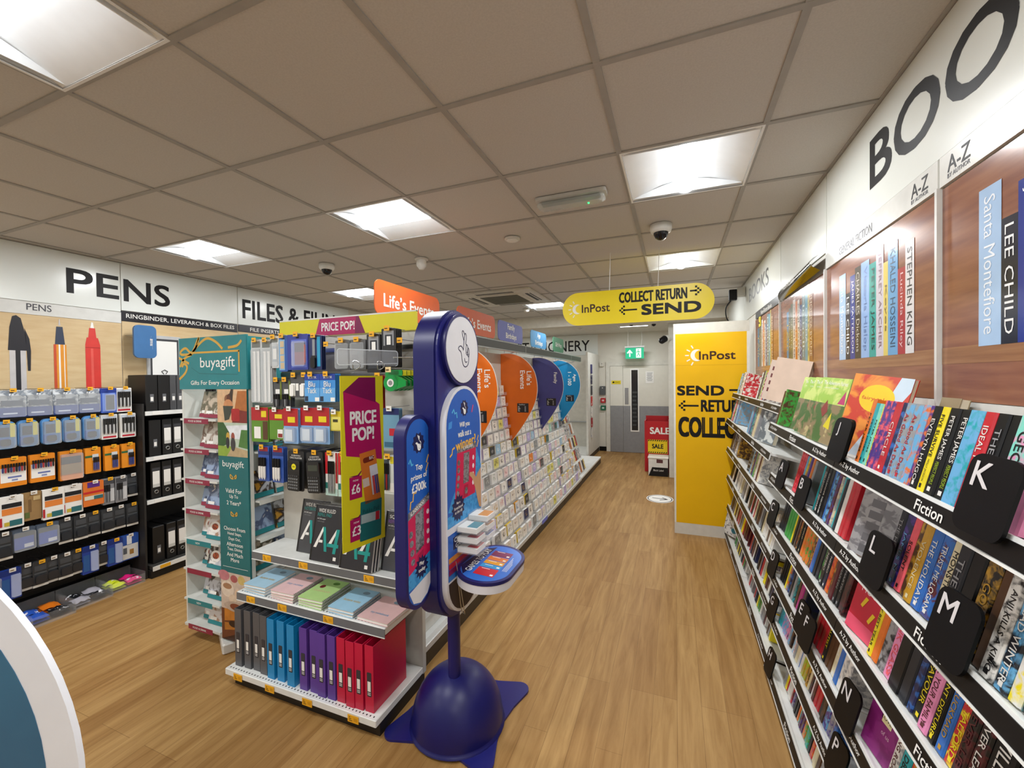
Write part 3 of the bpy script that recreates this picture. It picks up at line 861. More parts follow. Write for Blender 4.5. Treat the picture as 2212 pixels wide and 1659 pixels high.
for zz in (1.09, .86):
    b.line(spline([(cw / 2, zz), (cw / 2 - .025, zz + .02), (cw / 2 - .024, zz), (cw / 2, zz - .004), (cw / 2 + .025, zz + .02), (cw / 2 + .024, zz), (cw / 2, zz)]), .007, .0004, GOLD)
b.build('lettering', col)
# ledges and leaflets on the pocket side
PK = [(1.445, 0), (1.25, 0), (1.055, 0), (.858, 0), (.66, 1), (.47, 2), (.272, 1), (.105, 0)]
LFL = [art('#c8b8a4', '#6a6450', '#f0e8dc', 16, .5, .3), art('#d6d2ca', '#8a7466', '#efeae2', 16, .5, .3), art('#93a8c8', '#4c5c80', '#e6e2da', 14, .5, .3), art('#dcd8d8', '#b08c74', '#5c3a2c', 18, .55, .3), art('#c8ccd4', '#3c3028', '#d8a030', 14, .5, .3)]
for i, (z, lab) in enumerate(PK):
    b = MB(); b.box(SX0 + .012, SY - .02, z - .012, FX0 - .01, 1.9, z, W2); led = b.build('ledge', sp)
    b = MB(frame((0, SY - .021, 0), '-y')); b.rect(SX0 + .05, z - .03, FX0 - .08, z + .002, 0, TEAL if lab == 1 else mat('#8e2440', .4), .002)
    if lab != 2: b.text('NEW' if lab == 1 else 'FOOD & DRINK', SX0 + .16, z - .014, .013, .0006, PAPER, bold=.01, maxw=.2)
    b.build('ledge_strip', led)
    if z > .3 or i == 7:
        zt = PK[i][0]
    for k in range(2):
        px = SX0 + .085 + k * .09
        m = LFL[[0, 1, 2, 2, 3, 4, 4, 3][i]]
        M = Matrix.Translation((px + .06, SY + .055 - k * .03, z + .005)) @ Matrix.Rotation(-.22, 4, 'X') @ frame((0, 0, 0), '-y')
        b = MB(M); b.rect(-.068, 0, .068, .172 if i < 7 else .138, 0, m, .012); b.rect(-.068, 0, .068, .024, .0005, TEAL if i > 3 else mat('#8e2440', .4)); b.rect(-.05, .027, .01, .045, .0005, PAPER)
        if i in (4, 5): b.poly(ell(.0, .075, .05, .036), .0005, .0005, PAPER); b.poly(ell(0, .078, .03, .02), .0008, .0008, art('#c25c2c', '#7a3018', None, 40))
        o = b.build('gift_leaflet')
        tag(o, f'{"outer" if k == 0 else "inner"} gift leaflet on the {nth(i)} ledge down the gift stand front', 'leaflet', 'leaflets on the gift stand')
for z in (1.25, .95, .72, .5, .3):
    b = MB(); b.box(SX1 - .11, SY + .03, z - .01, SX1 + .03, 2.3, z, W2); b.build('ledge', sp)
    b = MB(frame((SX1 + .031, SY + .03, 0), '+x')); b.rect(0, z - .025, .5, z + .004, 0, mat('#d9dcd8', .4), .001); b.build('ledge_strip', sp)
    for k in range(3):
        M = Matrix.Translation((SX1 - .03, SY + .11 + .16 * k, z + .005)) @ Matrix.Rotation(-.2, 4, 'Y') @ frame((0, 0, 0), '+x')
        b = MB(M); b.rect(-.07, 0, .07, .17, 0, LFL[(k * 2 + int(z * 10)) % 5], .01); b.rect(-.07, 0, .07, .03, .0005, TEAL)
        tag(b.build('gift_leaflet'), f'gift leaflet on the aisle side of the gift stand, {nth(k)} along, shelf height {["lowest", "low", "middle", "upper", "highest"][[.3, .5, .72, .95, 1.25].index(z)]}', 'leaflet', 'leaflets on the gift stand')
b = MB(frame((SX1 + .012, 2.3, 0), '+x')); b.rect(-.1, .1, .06, 1.63, 0, TEALD, .01); b.text('buyagift', -.02, 1.1, .05, .0008, PAPER, wd=.13); b.build('photo_column', sp)

# ---------------------------------------------------------------- end display of the gondola
EX0, EX1, EYB = -2.325, -1.3, 1.93
ed = thing('end_display', 'white shelf and hook end display carrying binders, notebooks and hanging stationery', 'display stand', (-1.81, 1.75, 0))
PANEL = mat('#c9c6bc', .45)
b = MB(); b.box(EX0 + .03, 1.575, 0, EX1 - .005, 1.95, .06, mat('#1d1a17', .5)); b.build('plinth', ed)
b = MB(); b.box(EX0, EYB, .06, EX1, EYB + .03, 1.95, PANEL); b.build('back_panel', ed)
def shelf(y, z, tickets, nm='shelf', holes=True, strip='#6b6e72'):
    b = MB(); b.bbox(EX0, y, z - .035, EX1, EYB, z, SHELF, .003)
    s_ = b.build(nm, ed)
    if holes:
        b = MB()
        for k in range(48):
            b.box(EX0 + .02 + k * .0208, y + .014, z, EX0 + .026 + k * .0208, y + .022, z + .0006, mat('#2a2a2a', .6, var=0))
        b.build('hole_row_print', s_)
    if strip:
        b = MB(frame((0, y - .002, 0), '-y')); b.rect(EX0, z - .046, EX1, z - .004, 0, mat(strip, .35), .003); b.rect(EX0, z - .048, EX1, z - .044, .002, WHITE, .004); b.build('ticket_rail', s_)
    for x in tickets:
        b = MB(frame((x, y - .003, z - .025), '-y')); b.rect(-.032, -.017, .032, .017, .001, TICKET, .002)
        for q in range(3): b.rect(-.024, -.01 + q * .008, -.004 - .006 * q, -.006 + q * .008, .0015, mat('#7a5510', .6, var=0))
        b.rect(.004, -.008, .026, .008, .0015, mat('#d99a18', .6, var=0))
        b.build('price_ticket', s_)
shelf(1.54, .1, (-2.22, -1.98, -1.72, -1.43), 'base_shelf', True, None)
shelf(1.615, .49, (-2.21, -1.97, -1.65), 'shelf')
shelf(1.71, .685, (-2.2, -1.92, -1.47), 'shelf', False)
b = MB()
for z in (1.86, 1.72, 1.5, 1.27):
    b.box(EX0 + .02, EYB - .022, z - .012, EX1 - .02, EYB - .012, z + .012, METAL)
b.build('hook_rail', ed)
def ehook(x, z, ln=.17, t=TICKET):
    hook(ed, x, EYB - .02, z, ln, (0, -1, 0), t)
# header
YEL = mat('#e3d81e', .4, var=.02); MAG = mat('#b3155c', .4, var=.02); MAGD = mat('#7d0f4c', .4, var=.02)
f = frame((0, 1.915, 0), '-y')
ho = tag(MB(f).rect(EX0 + .01, 1.95, EX1, 2.055, 0, YEL, .012).build('header_board'), 'yellow and magenta price promotion header board on top of the end display', 'sign')
b = MB(f); b.poly([(-2.02, 1.95), (-1.985, 2.05), (-1.69, 2.05), (-1.645, 1.95)], .0005, .0005, MAG); b.poly([(-1.71, 2.05), (-1.69, 2.05), (-1.645, 1.95), (-1.72, 1.95)], .0008, .0008, MAGD); b.rect(EX0 + .01, 2.05, EX1, 2.058, .001, WHITE, .014); b.build('printed_band', ho)
b = MB(f); b.text('PRICE POP!', -1.845, 2.0, .052, .0012, PAPER, wd=.25, bold=.03); b.build('lettering', ho)
# ring binders, spines towards the aisle end
RING = {'grey': '#55565a', 'blue': '#1488c4', 'purple': '#5b3a96', 'red': '#c4123f'}
def binder(cn):
    c = mat(RING[cn], .32, var=.03)
    t = thing('ring_binder', '', 'ring binder')
    b = MB(); wd, dp, h = .05, .255, .318
    b.box(-wd / 2, 0, 0, wd / 2, .003, h, c); b.build('spine', t)
    for s in (-1, 1):
        b = MB(); b.box(s * wd / 2 - (.003 if s > 0 else 0), .002, 0, s * wd / 2 + (0 if s > 0 else .003), dp, h, c); b.build('cover', t)
    f = frame((0, -.0004, 0), '-y')
    b = MB(f); b.poly(rr(-.0125, .075, .0125, .19, .004), -.001, .001, mat('#33343c', .4)); q = b.build('label_holder', t)
    b = MB(f); b.rect(-.009, .1, .009, .148, .0014, PAPER)
    for z in (.082, .09): b.rect(-.009, z, .009, z + .005, .0014, mat('#c9c9c9', .5))
    b.build('paper_label', q)
    b = MB(); b.tube([(.016 * math.cos(a), .03 + .016 * math.sin(a), .16) for a in [2 * PI * k / 12 for k in range(12)]], .0018, METAL, 5, closed=True); b.tube([(.016 * math.cos(a), .03 + .016 * math.sin(a), .24) for a in [2 * PI * k / 12 for k in range(12)]], .0018, METAL, 5, closed=True); b.build('ring_mechanism', t)
    return tree(t)
RB = {}
BX = [('grey', -2.268), ('grey', -2.2), ('grey', -2.135), ('grey', -2.072), ('blue', -2.008), ('blue', -1.94), ('blue', -1.86), ('purple', -1.777), ('purple', -1.71), ('purple', -1.652), ('purple', -1.592), ('red', -1.535), ('red', -1.472), ('red', -1.425), ('red', -1.362)]
BX = sorted(BX, key=lambda a: a[1])
cnt = {}
for i, (cn, x) in enumerate(BX):
    x = max(x, BX[i - 1][1] + .0505) if i else x
    BX[i] = (cn, x)
    k = cnt.get(cn, 0); cnt[cn] = k + 1
    lab = f'{cn} ring binder standing on the base shelf, {nth(k)} {cn} one from the gift stand end'
    loc = (x, 1.565 + .004 * (i * 7 % 3) + (.0 if cn != 'grey' else .012), .1008)
    if cn in RB: o = dup(RB[cn], loc, (0, 0, 0), lab, 'ring binders on the base shelf')
    else:
        o = RB[cn] = binder(cn); o.location = loc; tag(o, lab, 'ring binder', 'ring binders on the base shelf')
# notebooks lying on the middle shelf
NBC = {'pale blue': '#a8cde2', 'pink': '#e8c3c4', 'green': '#b4d88a', 'sky blue': '#9fcbe4', 'rose': '#e4bdbb'}
for cn, x, n, ry, wire in (('pale blue', -2.2, 3, .02, 0), ('pink', -1.99, 3, 0, 1), ('green', -1.79, 3, 0, 1), ('sky blue', -1.585, 2, 0, 1), ('rose', -1.385, 1, 0, 0)):
    for k in range(n):
        z0 = .4925 + k * .0175
        t = thing('notebook', f'{cn} {"wirebound " if wire else ""}notebook, {["lowest", "second", "topmost"][k] if n > 1 else "single one"} of its pile on the middle shelf', 'notebook', (x, 1.74, z0), .0, 'notebooks on the middle shelf')
        M = Matrix.Translation((x + .003 * k, 1.725 - .004 * k, z0)) @ Matrix.Rotation(.03 * (k - 1), 4, 'Z')
        wd = .165 if cn != 'rose' else .19
        b = MB(M); b.box(-wd / 2 + .003, -.095, .0015, wd / 2 - .002, .107, .0135, PAPER); b.build('page_block', t)
        b = MB(M)
        b.poly(rr(-wd / 2, -.098, wd / 2, .11, .006), .0135, .0155, mat(NBC[cn], .5)); b.poly(rr(-wd / 2, -.098, wd / 2, .11, .006), 0, .0015, mat(NBC[cn], .5)); b.build('cover', t)
        if wire:
            b = MB(M)
            for q in range(22):
                y = -.092 + q * .0093
                b.tube([(wd / 2 - .004, y, .016), (wd / 2 + .004, y, .017), (wd / 2 + .007, y, .008), (wd / 2 + .003, y, -.0)], .0012, mat('#6c6c70', .3, 1.0), 4, False)
            b.build('wire_binding', t)
        if k == n - 1:
            b = MB(M)
            b.poly(ell(.02, .075, .022, .014), .0158, .0158, mat({'green': '#5a8a3c'}.get(cn, '#7f97a8'), .5))
            if cn == 'green': b.poly(ell(-.035, .03, .016, .016), .016, .016, mat('#6a1e20', .4))
            b.text({'rose': 'my notebook', 'pink': 'my notes', 'green': 'notebook'}.get(cn, 'lecture notes'), .0, -.01 if cn != 'rose' else -.04, .02, .016, mat({'rose': '#7fa8c8', 'pink': '#8fa4c4', 'green': '#d8cf9c'}.get(cn, '#c8b27c'), .5), maxw=.11, wd=.11, bold=.01)
            b.build('lettering', t)
# A4 pads leaning on the upper shelf
PADW = .21; LEAN = -.2
PD = [('dark grey spiral notebook showing A and part of 4', -2.06, '#45464a', 'NOTEBOOK', 1, '#1d9a94', -.035), ('black wide ruled refill pad fronting the pads with a full A4', -1.895, '#2c2d33', 'REFILL PAD', 3, '#1d9a94', .025), ('black refill pad beside the yellow hanging board', -1.665, '#2c2d33', 'REFILL PAD', 3, '#1d9a94', .045), ('grey squared pad with a purple A4 by the blue scratchcard stand', -1.44, '#47484c', 'SQUARED', 2, '#8a4fb0', -.012)]
for lab, x, c, t2, n, ac, fw in PD:
    for k in range(n):
        M0 = Matrix.Translation((x + .006 * k, 1.75 - fw + .016 * k, .6905)) @ Matrix.Rotation(LEAN, 4, 'X') @ frame((0, 0, 0), '-y')
        lb = lab if k == 0 else f'refill pad queued behind the {lab.split(" showing")[0].split(" fronting")[0].split(" beside")[0].split(" with")[0]}, {nth(k - 1)} one back' + (' by the hanging board' if 'beside' in lab else ' near the middle' if 'fronting' in lab else ' at the end')
        t = thing('refill_pad', lb, 'refill pad', (x, 1.75, .6905), 0, 'A4 pads on the upper shelf')
        b = MB(M0); b.rect(0, 0, PADW, .297, -.001, PAPER, .011); b.build('page_block', t)
        b = MB(M0); b.rect(0, 0, PADW, .297, 0, mat(c, .45), .001); b.rect(0, 0, PADW, .297, -.012, mat(c, .45), .001); b.rect(0, 0, .012, .297, .0004, mat('#17181b', .4)); b.build('cover', t)
        if k == 0:
            b = MB(M0); g = mat(ac, .4, var=0)
            b.text('WIDE RULED' if t2 != 'SQUARED' else 'SQUARED', .085, .268, .02, .0006, PAPER, wd=.12); b.text(t2 if t2 != 'SQUARED' else 'REFILL PAD', .07, .245, .017, .0006, g, wd=.1)
            b.text('A4 200 pages', .05, .222, .009, .0006, PAPER, wd=.06); b.text('with margin', .048, .208, .008, .0006, mat('#8a8c90', .5), wd=.05)
            def st(p, m, z=.0006): b.poly(p, z, z, m)
            st([(.018, .07), (.038, .07), (.082, .175), (.07, .182)], PAPER); st([(.045, .098), (.078, .098), (.078, .112), (.05, .112)], PAPER)
            st([(.072, .182), (.09, .182), (.115, .055), (.096, .055)], g, .0009)
            st([(.118, .095), (.168, .178), (.18, .178), (.14, .095)], PAPER); st([(.112, .082), (.192, .082), (.192, .1), (.112, .1)], g, .0008); st([(.168, .178), (.19, .178), (.176, .05), (.156, .05)], g, .0009)
            b.rect(.165, .016, .185, .034, .0006, PAPER); b.text('6.00', .145, .024, .006, .0006, mat('#9a9ca0', .5)) if 0 else None
            b.build('lettering', t)
# ---- hanging packs on the end display
def E_(kind, name, x, z, w_, h_, paint, bl, lab, n=3, yy=1.75, hk=True, group='packs hanging on the end display'):
    o = pack('e' + kind, name, w_, h_, .02, '-y', (x, yy, z), lab, group, paint, n, 'pack', bl)
    if hk: ehook(x, z - .018, EYB - .02 - yy + .012, TICKET if z > 1.6 or z < 1.32 else PAPER)
    return o
RU = [P(mat('#c4c8c8', .4)), P(m_('#6f7470'), .1, .88, .9, .98), P(PAPER, .18, .02, .46, .82), P(PAPER, .56, .02, .84, .82), P(m_('#b8bcc0'), .22, .03, .26, .8), P(m_('#b8bcc0'), .6, .03, .64, .8)]
E_('rul', 'ruler_pack', -2.31, 1.925, .085, .37, RU, [('blister', PLASTIC, .05, .01, .95, .86, .008, 0)], 'long clear ruler pack hanging outermost over the gift stand side')
E_('rul', 'ruler_pack', -2.225, 1.922, .085, .37, RU, None, 'long clear ruler pack hanging second beside the set square pack')
E_('sq', 'set_square_pack', -2.158, 1.937, .064, .18, [P(m_('#dfe2e2')), P(m_('#6f7470'), .1, .82, .9, .96), P(m_('#aeb6bc'), .2, .2, .8, .7), P(PAPER, .3, .28, .74, .62)], [('blister', PLASTIC, .05, .05, .95, .8, .008, 0)], 'small set square pack between the rulers and wooden shapes')
E_('blk', 'eraser_pack', -2.09, 1.94, .064, .205, [P(m_('#2f59a8')), P(m_('#7fb2dc'), .0, .04, .7, .9)] + [P(m_('#cdb896'), .15, a, .62, a + .17) for a in (.08, .28, .48, .68)], None, 'narrow blue pack with cream wooden shapes')
E_('redp', 'pen_pack', -1.98, 1.943, .155, .2, [P(m_('#2f3f96')), P(m_('#5c6fc8'), .2, .06, .95, .85), P(m_('#7d1f52'), .36, .14, .88, .72), P(m_('#39284a'), .36, .5, .88, .76), P(m_('#c2403a'), .82, .2, .9, .7)], [('blister', PLASTIC, .3, .1, .94, .8, .016, 0)], 'wide blue blister pack of red and purple pens')
E_('sci', 'scissors_pack', -1.85, 1.93, .095, .19, [P(m_('#1f2c5c')), P(m_('#2a9cc8'), .66, .1, .9, .96), P(m_('#8c9298', .3), .3, .4, .5, .9), P(m_('#17181c'), .2, .08, .6, .42)], [('handle', m_('#141418', .3), .24, .06, .58, .36, .012, 0)], 'dark blue scissors pack next to an empty hook')
for k, x in enumerate((-1.675, -1.57)):
    E_('com', 'comb_pack', x, 1.897, .1, .16, [P(mat('#5c5e60', .4)), P(m_('#151516'), .06, .66, .8, .86), P(m_('#3a3b3e'), .1, .1, .5, .5)], [('blister', PLASTIC, .04, .04, .96, .9, .012, 0)], f'clear pack with black fastener, {nth(k)} of the pair behind the acrylic bar', 3, 1.77)
for k, (x, z) in enumerate(((-1.468, 1.92), (-1.372, 1.945))):
    E_('oxf', 'tin_pack', x, z, .088, .2, [P(m_('#1f2024')), P(m_('#8f9296'), .14, .56, .88, .94), P(m_('#22262e'), .26, .56, .76, .84), P(PAPER, .38, .58, .66, .8), P(m_('#30343a'), .12, .1, .88, .4)], None, f'black mathematics set pack, {nth(k)} of the two beside the bare rail', 5, 1.77)
    M = frame((x, 1.7702, z), '-y')
for x in (-1.76, -1.28): ehook(x, 1.86, .17)
for k, x in enumerate((-2.14, -2.072)):
    E_('pn', 'pen_pack', x, 1.69, .066, .165, [P(m_('#4a4d50')), P(PAPER, .25, .5, .75, .66), P(m_('#6c7a30'), .8, .3, 1, .95)], [('pen', [m_('#3a3b40'), m_('#8d9094')], .15, .05, .85, .48, 0, 3)], f'slim dark pen pack, {nth(k)} from the ruler packs')
for k, x in enumerate((-2.002, -1.924)):
    E_('st', 'stapler_pack', x, 1.715, .078, .128, [P(m_('#4c4d50')), P(PAPER, .08, .06, .5, .62), P(PAPER, .56, .3, .84, .62)], [('eraser', PAPER, .08, .06, .46, .58, .012, 0)], f'grey card with white erasers, {nth(k)} of two beside the blue tack')
for k, x in enumerate((-1.855, -1.745)):
    o = E_('bt', 'adhesive_tack_pack', x, 1.717, .108, .152, [P(m_('#3f8fd8')), P(m_('#1f3f9c'), 0, .78, 1, 1), P(m_('#63a9e4'), 0, 0, 1, .5), P(m_('#23344c'), .02, .02, .24, .2), P(PAPER, .7, .02, .98, .16)], None, f'blue adhesive tack pack, {nth(k)} of two by the yellow hanging board', 4, 1.73)
    b = MB(frame((x, 1.7275, 1.717), '-y')); b.text('BOSTIK', .005, -.018, .013, 0, PAPER, wd=.06); b.text('Blu', 0, -.055, .03, 0, PAPER, wd=.048, bold=.01); b.text('Tack', 0, -.09, .03, 0, PAPER, wd=.066, bold=.01); b.build('lettering', o)
CMR = m_('#b01e26'); CMG = m_('#5f8f2c'); CMB = m_('#86b0e0'); CY = m_('#e6d020')
E_('c1', 'adhesive_strip_pack', -2.29, 1.527, .14, .205, [P(CMG), P(CMR, 0, .62, 1, 1), P(PAPER, .16, .1, .55, .44), P(m_('#5a3a22'), .68, .08, .96, .6), P(CY, .6, .72, .9, .9)], None, 'red and green adhesive strip pack over the gift stand')
E_('c2', 'adhesive_strip_pack', -2.155, 1.517, .115, .175, [P(CMG), P(CMR, 0, .64, 1, 1), P(CY, .4, .7, .9, .84), P(PAPER, .58, .06, .94, .34), P(m_('#8f2c24'), .62, .08, .92, .2)], None, 'green and red picture strip pack beside the red and blue ones')
E_('c3', 'adhesive_hook_pack', -2.03, 1.525, .11, .2, [P(CMB), P(CMR, 0, .5, 1, 1), P(CY, .3, .6, .8, .76), P(m_('#dce8f4'), .1, .08, .6, .4)], [('blister', PLASTIC, .1, .06, .9, .46, .016, 0)], 'red and blue clear hook pack, outer one of three', 3, 1.74)
E_('c3', 'adhesive_hook_pack', -1.916, 1.53, .13, .18, None, None, 'red and blue clear hook pack, overlapping middle one of three', 3, 1.755)
E_('c3', 'adhesive_hook_pack', -1.8, 1.533, .13, .18, None, None, 'red and blue clear hook pack, third one beside the yellow notes', 3, 1.74)
E_('sn', 'sticky_notes_pack', -1.713, 1.512, .08, .105, [P(m_('#e8dc6c')), P(m_('#d9c020'), 0, .74, 1, 1), P(m_('#3c3a20'), .28, .46, .7, .6), P(m_('#b8a838'), 0, 0, 1, .05)], None, 'pale yellow sticky notes pack')
E_('bl', 'sticky_tab_pack', -1.35, 1.535, .1, .205, [P(m_('#6fa0bc')), P(m_('#1f2f6c'), 0, .84, 1, 1), P(m_('#c22436'), .4, .32, .9, .5), P(m_('#3a6a88'), .1, .04, .9, .16)], None, 'blue and navy pack beside the small scratchcard panel')
E_('fl', 'index_flag_pack', -1.44, 1.515, .05, .13, [P(PAPER)] + [P(m_(c), .2, .08 + q * .2, .9, .24 + q * .2) for q, c in enumerate(('#e8c020', '#e0607c', '#3c9cc0', '#50b090'))], None, 'pack of coloured index flags half behind the yellow board')
E_('rd', 'pen_pack', -1.42, 1.705, .03, .2, [P(m_('#a81e26')), P(m_('#c8b428'), .1, .1, .9, .3)], None, 'thin red pack behind the edge of the yellow board')
for k, x in enumerate((-2.265, -2.15)):
    E_('cf', 'correction_pen_pack', x, 1.297, .088, .205, [P(m_('#3a5cae')), P(m_('#9c2430'), .1, .84, .9, .98), P(m_('#1f3478'), 0, .76, 1, .86)], [('correction_pen', [PAPER], .16, .06, .84, .68, 0, 3)], f'blue pack with three white correction pens, {nth(k)} from the gift stand')
for k, (x, c) in enumerate(((-1.995, '#1a1b1d'), (-1.86, '#1c1d20'))):
    t = thing('calculator_pack', f'black scientific calculator pack, {"with round yellow sticker" if k == 0 else "plain one beside the red pen packs"}', 'calculator', (x, 1.74, 1.285), 0, 'calculators on the end display')
    M = frame((x, 1.74, 1.285), '-y') @ Matrix.Translation((0, 0, 0)) @ Matrix.Rotation(.06 * (1 if k else -.4), 4, 'Z')
    for q in range(2):
        b = MB(M); b.poly(rr(-.06, -.225, .06, 0, .01), -.004 - .05 * q, -.05 * q, mat('#232427', .4)); b.build('backing_card', t)
    b = MB(M); b.poly(rr(-.045, -.222, .045, -.05, .012), 0, .018, mat(c, .25)); cb = b.build('calculator_body', t)
    b = MB(M); b.rect(-.034, -.1, .034, -.068, .0185, mat('#3c4238' if k else '#0c0d0e', .2)); b.build('screen', t)
    for r in range(5):
        for q in range(5):
            b = MB(M); b.poly(rr(-.036 + q * .0148, -.21 + r * .017, -.025 + q * .0148, -.2 + r * .017, .002), .018, .021, mat('#6c6e70' if r < 4 else '#3a3b3d', .4)); b.build('key', cb)
    b = MB(M); b.text('SCIENTIFIC', 0, -.026, .008, .0006, PAPER, wd=.07); b.text('CALCULATOR', 0, -.039, .01, .0006, PAPER, wd=.09, bold=.01)
    if k == 0: b.poly(ell(.004, -.085, .017, .017), .0192, .0192, mat('#e8dc1c', .5)); b.text('30%', .004, -.085, .008, .0196, INK)
    b.build('lettering', t)
    ehook(x, 1.267, .17)
for k, x in enumerate((-1.748, -1.658)):
    E_('uni', 'rollerball_pack', x, 1.288, .085, .235, [P(PAPER), P(m_('#c8202c'), 0, .5, .22, 1), P(m_('#2a7a70'), 0, 0, .22, .3), P(m_('#bfe0d8'), 0, 0, 1, .16), P(CMR, .86, .3, 1, 1)], [('pen', [m_('#8d9094', .25), m_('#b0b3b6', .25)], .28, .05, .84, .8, 0, 4)], f'red, white and green rollerball pack, {nth(k)} after the calculators')
E_('pp', 'pen_pack', -1.365, 1.292, .072, .197, [P(m_('#dfe4e0')), P(m_('#3f4a50'), .05, .1, .5, .9), P(m_('#a82c34'), .2, .15, .3, .8), P(m_('#e0d030'), .6, .8, .95, .98), P(PAPER, .4, .06, .95, .3)], [('pen', [m_('#3c5a6c'), m_('#b02c34')], .1, .1, .6, .8, 0, 3)], 'carded coloured pens beside the small scratchcard panel')
# tape dispensers in a row on one hook
for k in range(5):
    y = 1.70 + k * .034; x = -1.29
    t = thing('tape_dispenser', f'green sticky tape dispenser, {nth(k)} from the front of the row on its hook', 'tape', (x, y, 1.7), 0, 'tape dispensers on one hook')
    M = frame((x, y, 1.72), '-y')
    G1 = mat('#1f9a4c', .25)
    b = MB(M); b.poly(ell(-.02, -.055, .042, .042, 24), -.016, 0, G1); b.poly([(-.02, -.095), (.07, -.07), (.07, -.045), (.02, -.02), (-.02, -.013)], -.015, -.001, mat('#23a850', .25)); b.build('case', t)
    b = MB(M); b.poly(ell(-.02, -.055, .02, .02, 20), -.017, .002, PAPER); b.poly(ell(-.02, -.055, .012, .012, 16), -.0175, .0024, mat('#8a8d8a', .5)); b.build('tape_core', t)
    b = MB(M); b.rect(-.05, -.02, .05, .008, .0005, mat('#d8cc20', .4) if k else G1, .002); b.rect(-.03, -.014, .03, .004, .001, mat('#166a34', .4)); b.build('header_card', t)
ehook(-1.29, 1.712, .25, mat('#f2d9a0', .5))
# ---- acrylic bar with hanging price board
M = frame((-1.335, 1.575, 1.785), math.atan2(1.712 - 1.435, -1.28 + 1.395))
t = thing('acrylic_holder', 'clear acrylic bar with two split rings holding the yellow price board', 'sign holder', (-1.335, 1.575, 1.785))
b = MB(M); b.poly(rr(-.15, -.036, .15, .036, .012), -.003, .003, CLEAR); b.build('bar', t)
b = MB(M); b.line(rr(-.15, -.036, .15, .036, .012) + [(.15, -.024)], .004, .0036, mat('#dfe6e8', .1)); b.build('painted_edge_highlight', t)  # pale stroke painted on as the highlight along the acrylic edge
b = MB(); b.tube([(-1.29, 1.70, 1.79), (-1.28, 1.93, 1.8)], .004, METAL, 6); b.build('arm', t)
for s in (-.065, .055):
    b = MB(M); b.tube([(s + .018 * math.cos(a), -.035 + .02 * math.sin(a), .002 + .01 * math.cos(a * 2)) for a in [2 * PI * k / 20 for k in range(20)]], .0022, METAL, 6, closed=True); b.build('split_ring', t)
MB_ = frame((-1.337, 1.532, 0), math.atan2(1.645 - 1.42, -1.315 + 1.36))
t = tag(MB(MB_).rect(-.116, .92, .116, 1.7, 0, YEL, .003).build('price_board'), 'tall yellow and magenta price board hanging from split rings in front of the pads', 'sign')
b = MB(MB_)
def pl(p, m, z): b.poly(p, z, z, m)
pl([(-.102, 1.63), (-.02, 1.693), (.072, 1.693), (.072, 1.58), (.095, 1.565), (.105, 1.3), (-.092, 1.345)], MAG, .0004)
pl([(-.102, 1.63), (-.02, 1.693), (.072, 1.693), (.072, 1.575)], MAGD, .0006)
for z, s_, m2 in ((1.19, '£6', 0), (1.0, '£3', 0)):
    pl([(-.08, z + .06), (-.03, z + .05), (.0, z + .09), (-.035, z + .06)], MAGD, .0006)
    pl([(-.078, z + .055), (-.012, z + .055), (-.012, z - .045), (-.078, z - .045)], MAG, .0008)
OGB = mat('#d9782a', .4)
M3 = MB_ @ Matrix.Translation((.035, 1.23, 0)) @ Matrix.Rotation(.12, 4, 'Z')
b.M = M3; b.rect(-.045, -.12, .045, .12, .0012, OGB); b.poly(rr(-.03, .07, .03, .095, .01), .0015, .0015, mat('#7a2c14', .4))
for k in range(4): b.rect(.0 + k * .011, -.09, .008 + k * .011, .05, .0018, [mat('#c8c6d0', .4), mat('#c23c50', .4), mat('#2f4a9c', .4), mat('#3c4a6c', .4)][k])
b.rect(.0, .0, .044, .05, .002, mat('#d9d9de', .4)); b.rect(-.045, -.04, -.01, .0, .0016, mat('#d9c8b8', .4))
b.M = MB_ @ Matrix.Translation((.03, 1.03, 0)) @ Matrix.Rotation(-.04, 4, 'Z'); b.poly(rr(-.055, -.09, .065, .09, .006), .0012, .0012, mat('#1f6c6c', .4)); b.rect(-.05, -.01, .055, .03, .0015, mat('#a8bcbc', .4)); b.rect(.03, -.01, .052, .03, .0018, mat('#b8202c', .4))
b.build('printed_picture', t)
b = MB(MB_); b.text('PRICE', .002, 1.51, .062, .0012, PAPER, wd=.145, bold=.045); b.text('POP!', .0, 1.435, .062, .0012, PAPER, wd=.12, bold=.045); b.text('£6', -.045, 1.19, .042, .0012, PAPER, wd=.045, bold=.03); b.text('£3', -.045, 1.0, .042, .0012, PAPER, wd=.045, bold=.03)
for z in (1.228, 1.038): b.text('now', -.045, z, .008, .0012, PAPER)
b.text('BIC', .043, 1.318, .014, .0022, PAPER, rot=.12); b.text('Pukka Pad', .035, 1.075, .02, .002, mat('#103c3c', .4), wd=.09)
b.build('lettering', t)

# ---------------------------------------------------------------- blue scratchcard stand
NAVY = mat('#15165c', .38, var=.03, spec=.45); NAVY2 = mat('#1a1c6a', .35, var=.03)
SB = mat('#1c5cb8', .35, var=.03); LB = art('#2a86c8', '#3f9bd8', None, 40, .5, .35); DKN = mat('#14164a', .4, var=0)
MGP = mat('#cc1450', .35, var=.03); SILV = art('#8c8a90', '#5c5a60', '#b0aeb2', 60, .5, .3); STW = mat('#dadbe2', .3, var=.02); YO = mat('#f0b848', .4, var=0)
LXC, LYC = -.99, 1.74
ls = thing('scratchcard_stand', 'navy blue scratchcard stand with domed foot and round emblem before the card aisle', 'promotional stand', (LXC, LYC, 0))
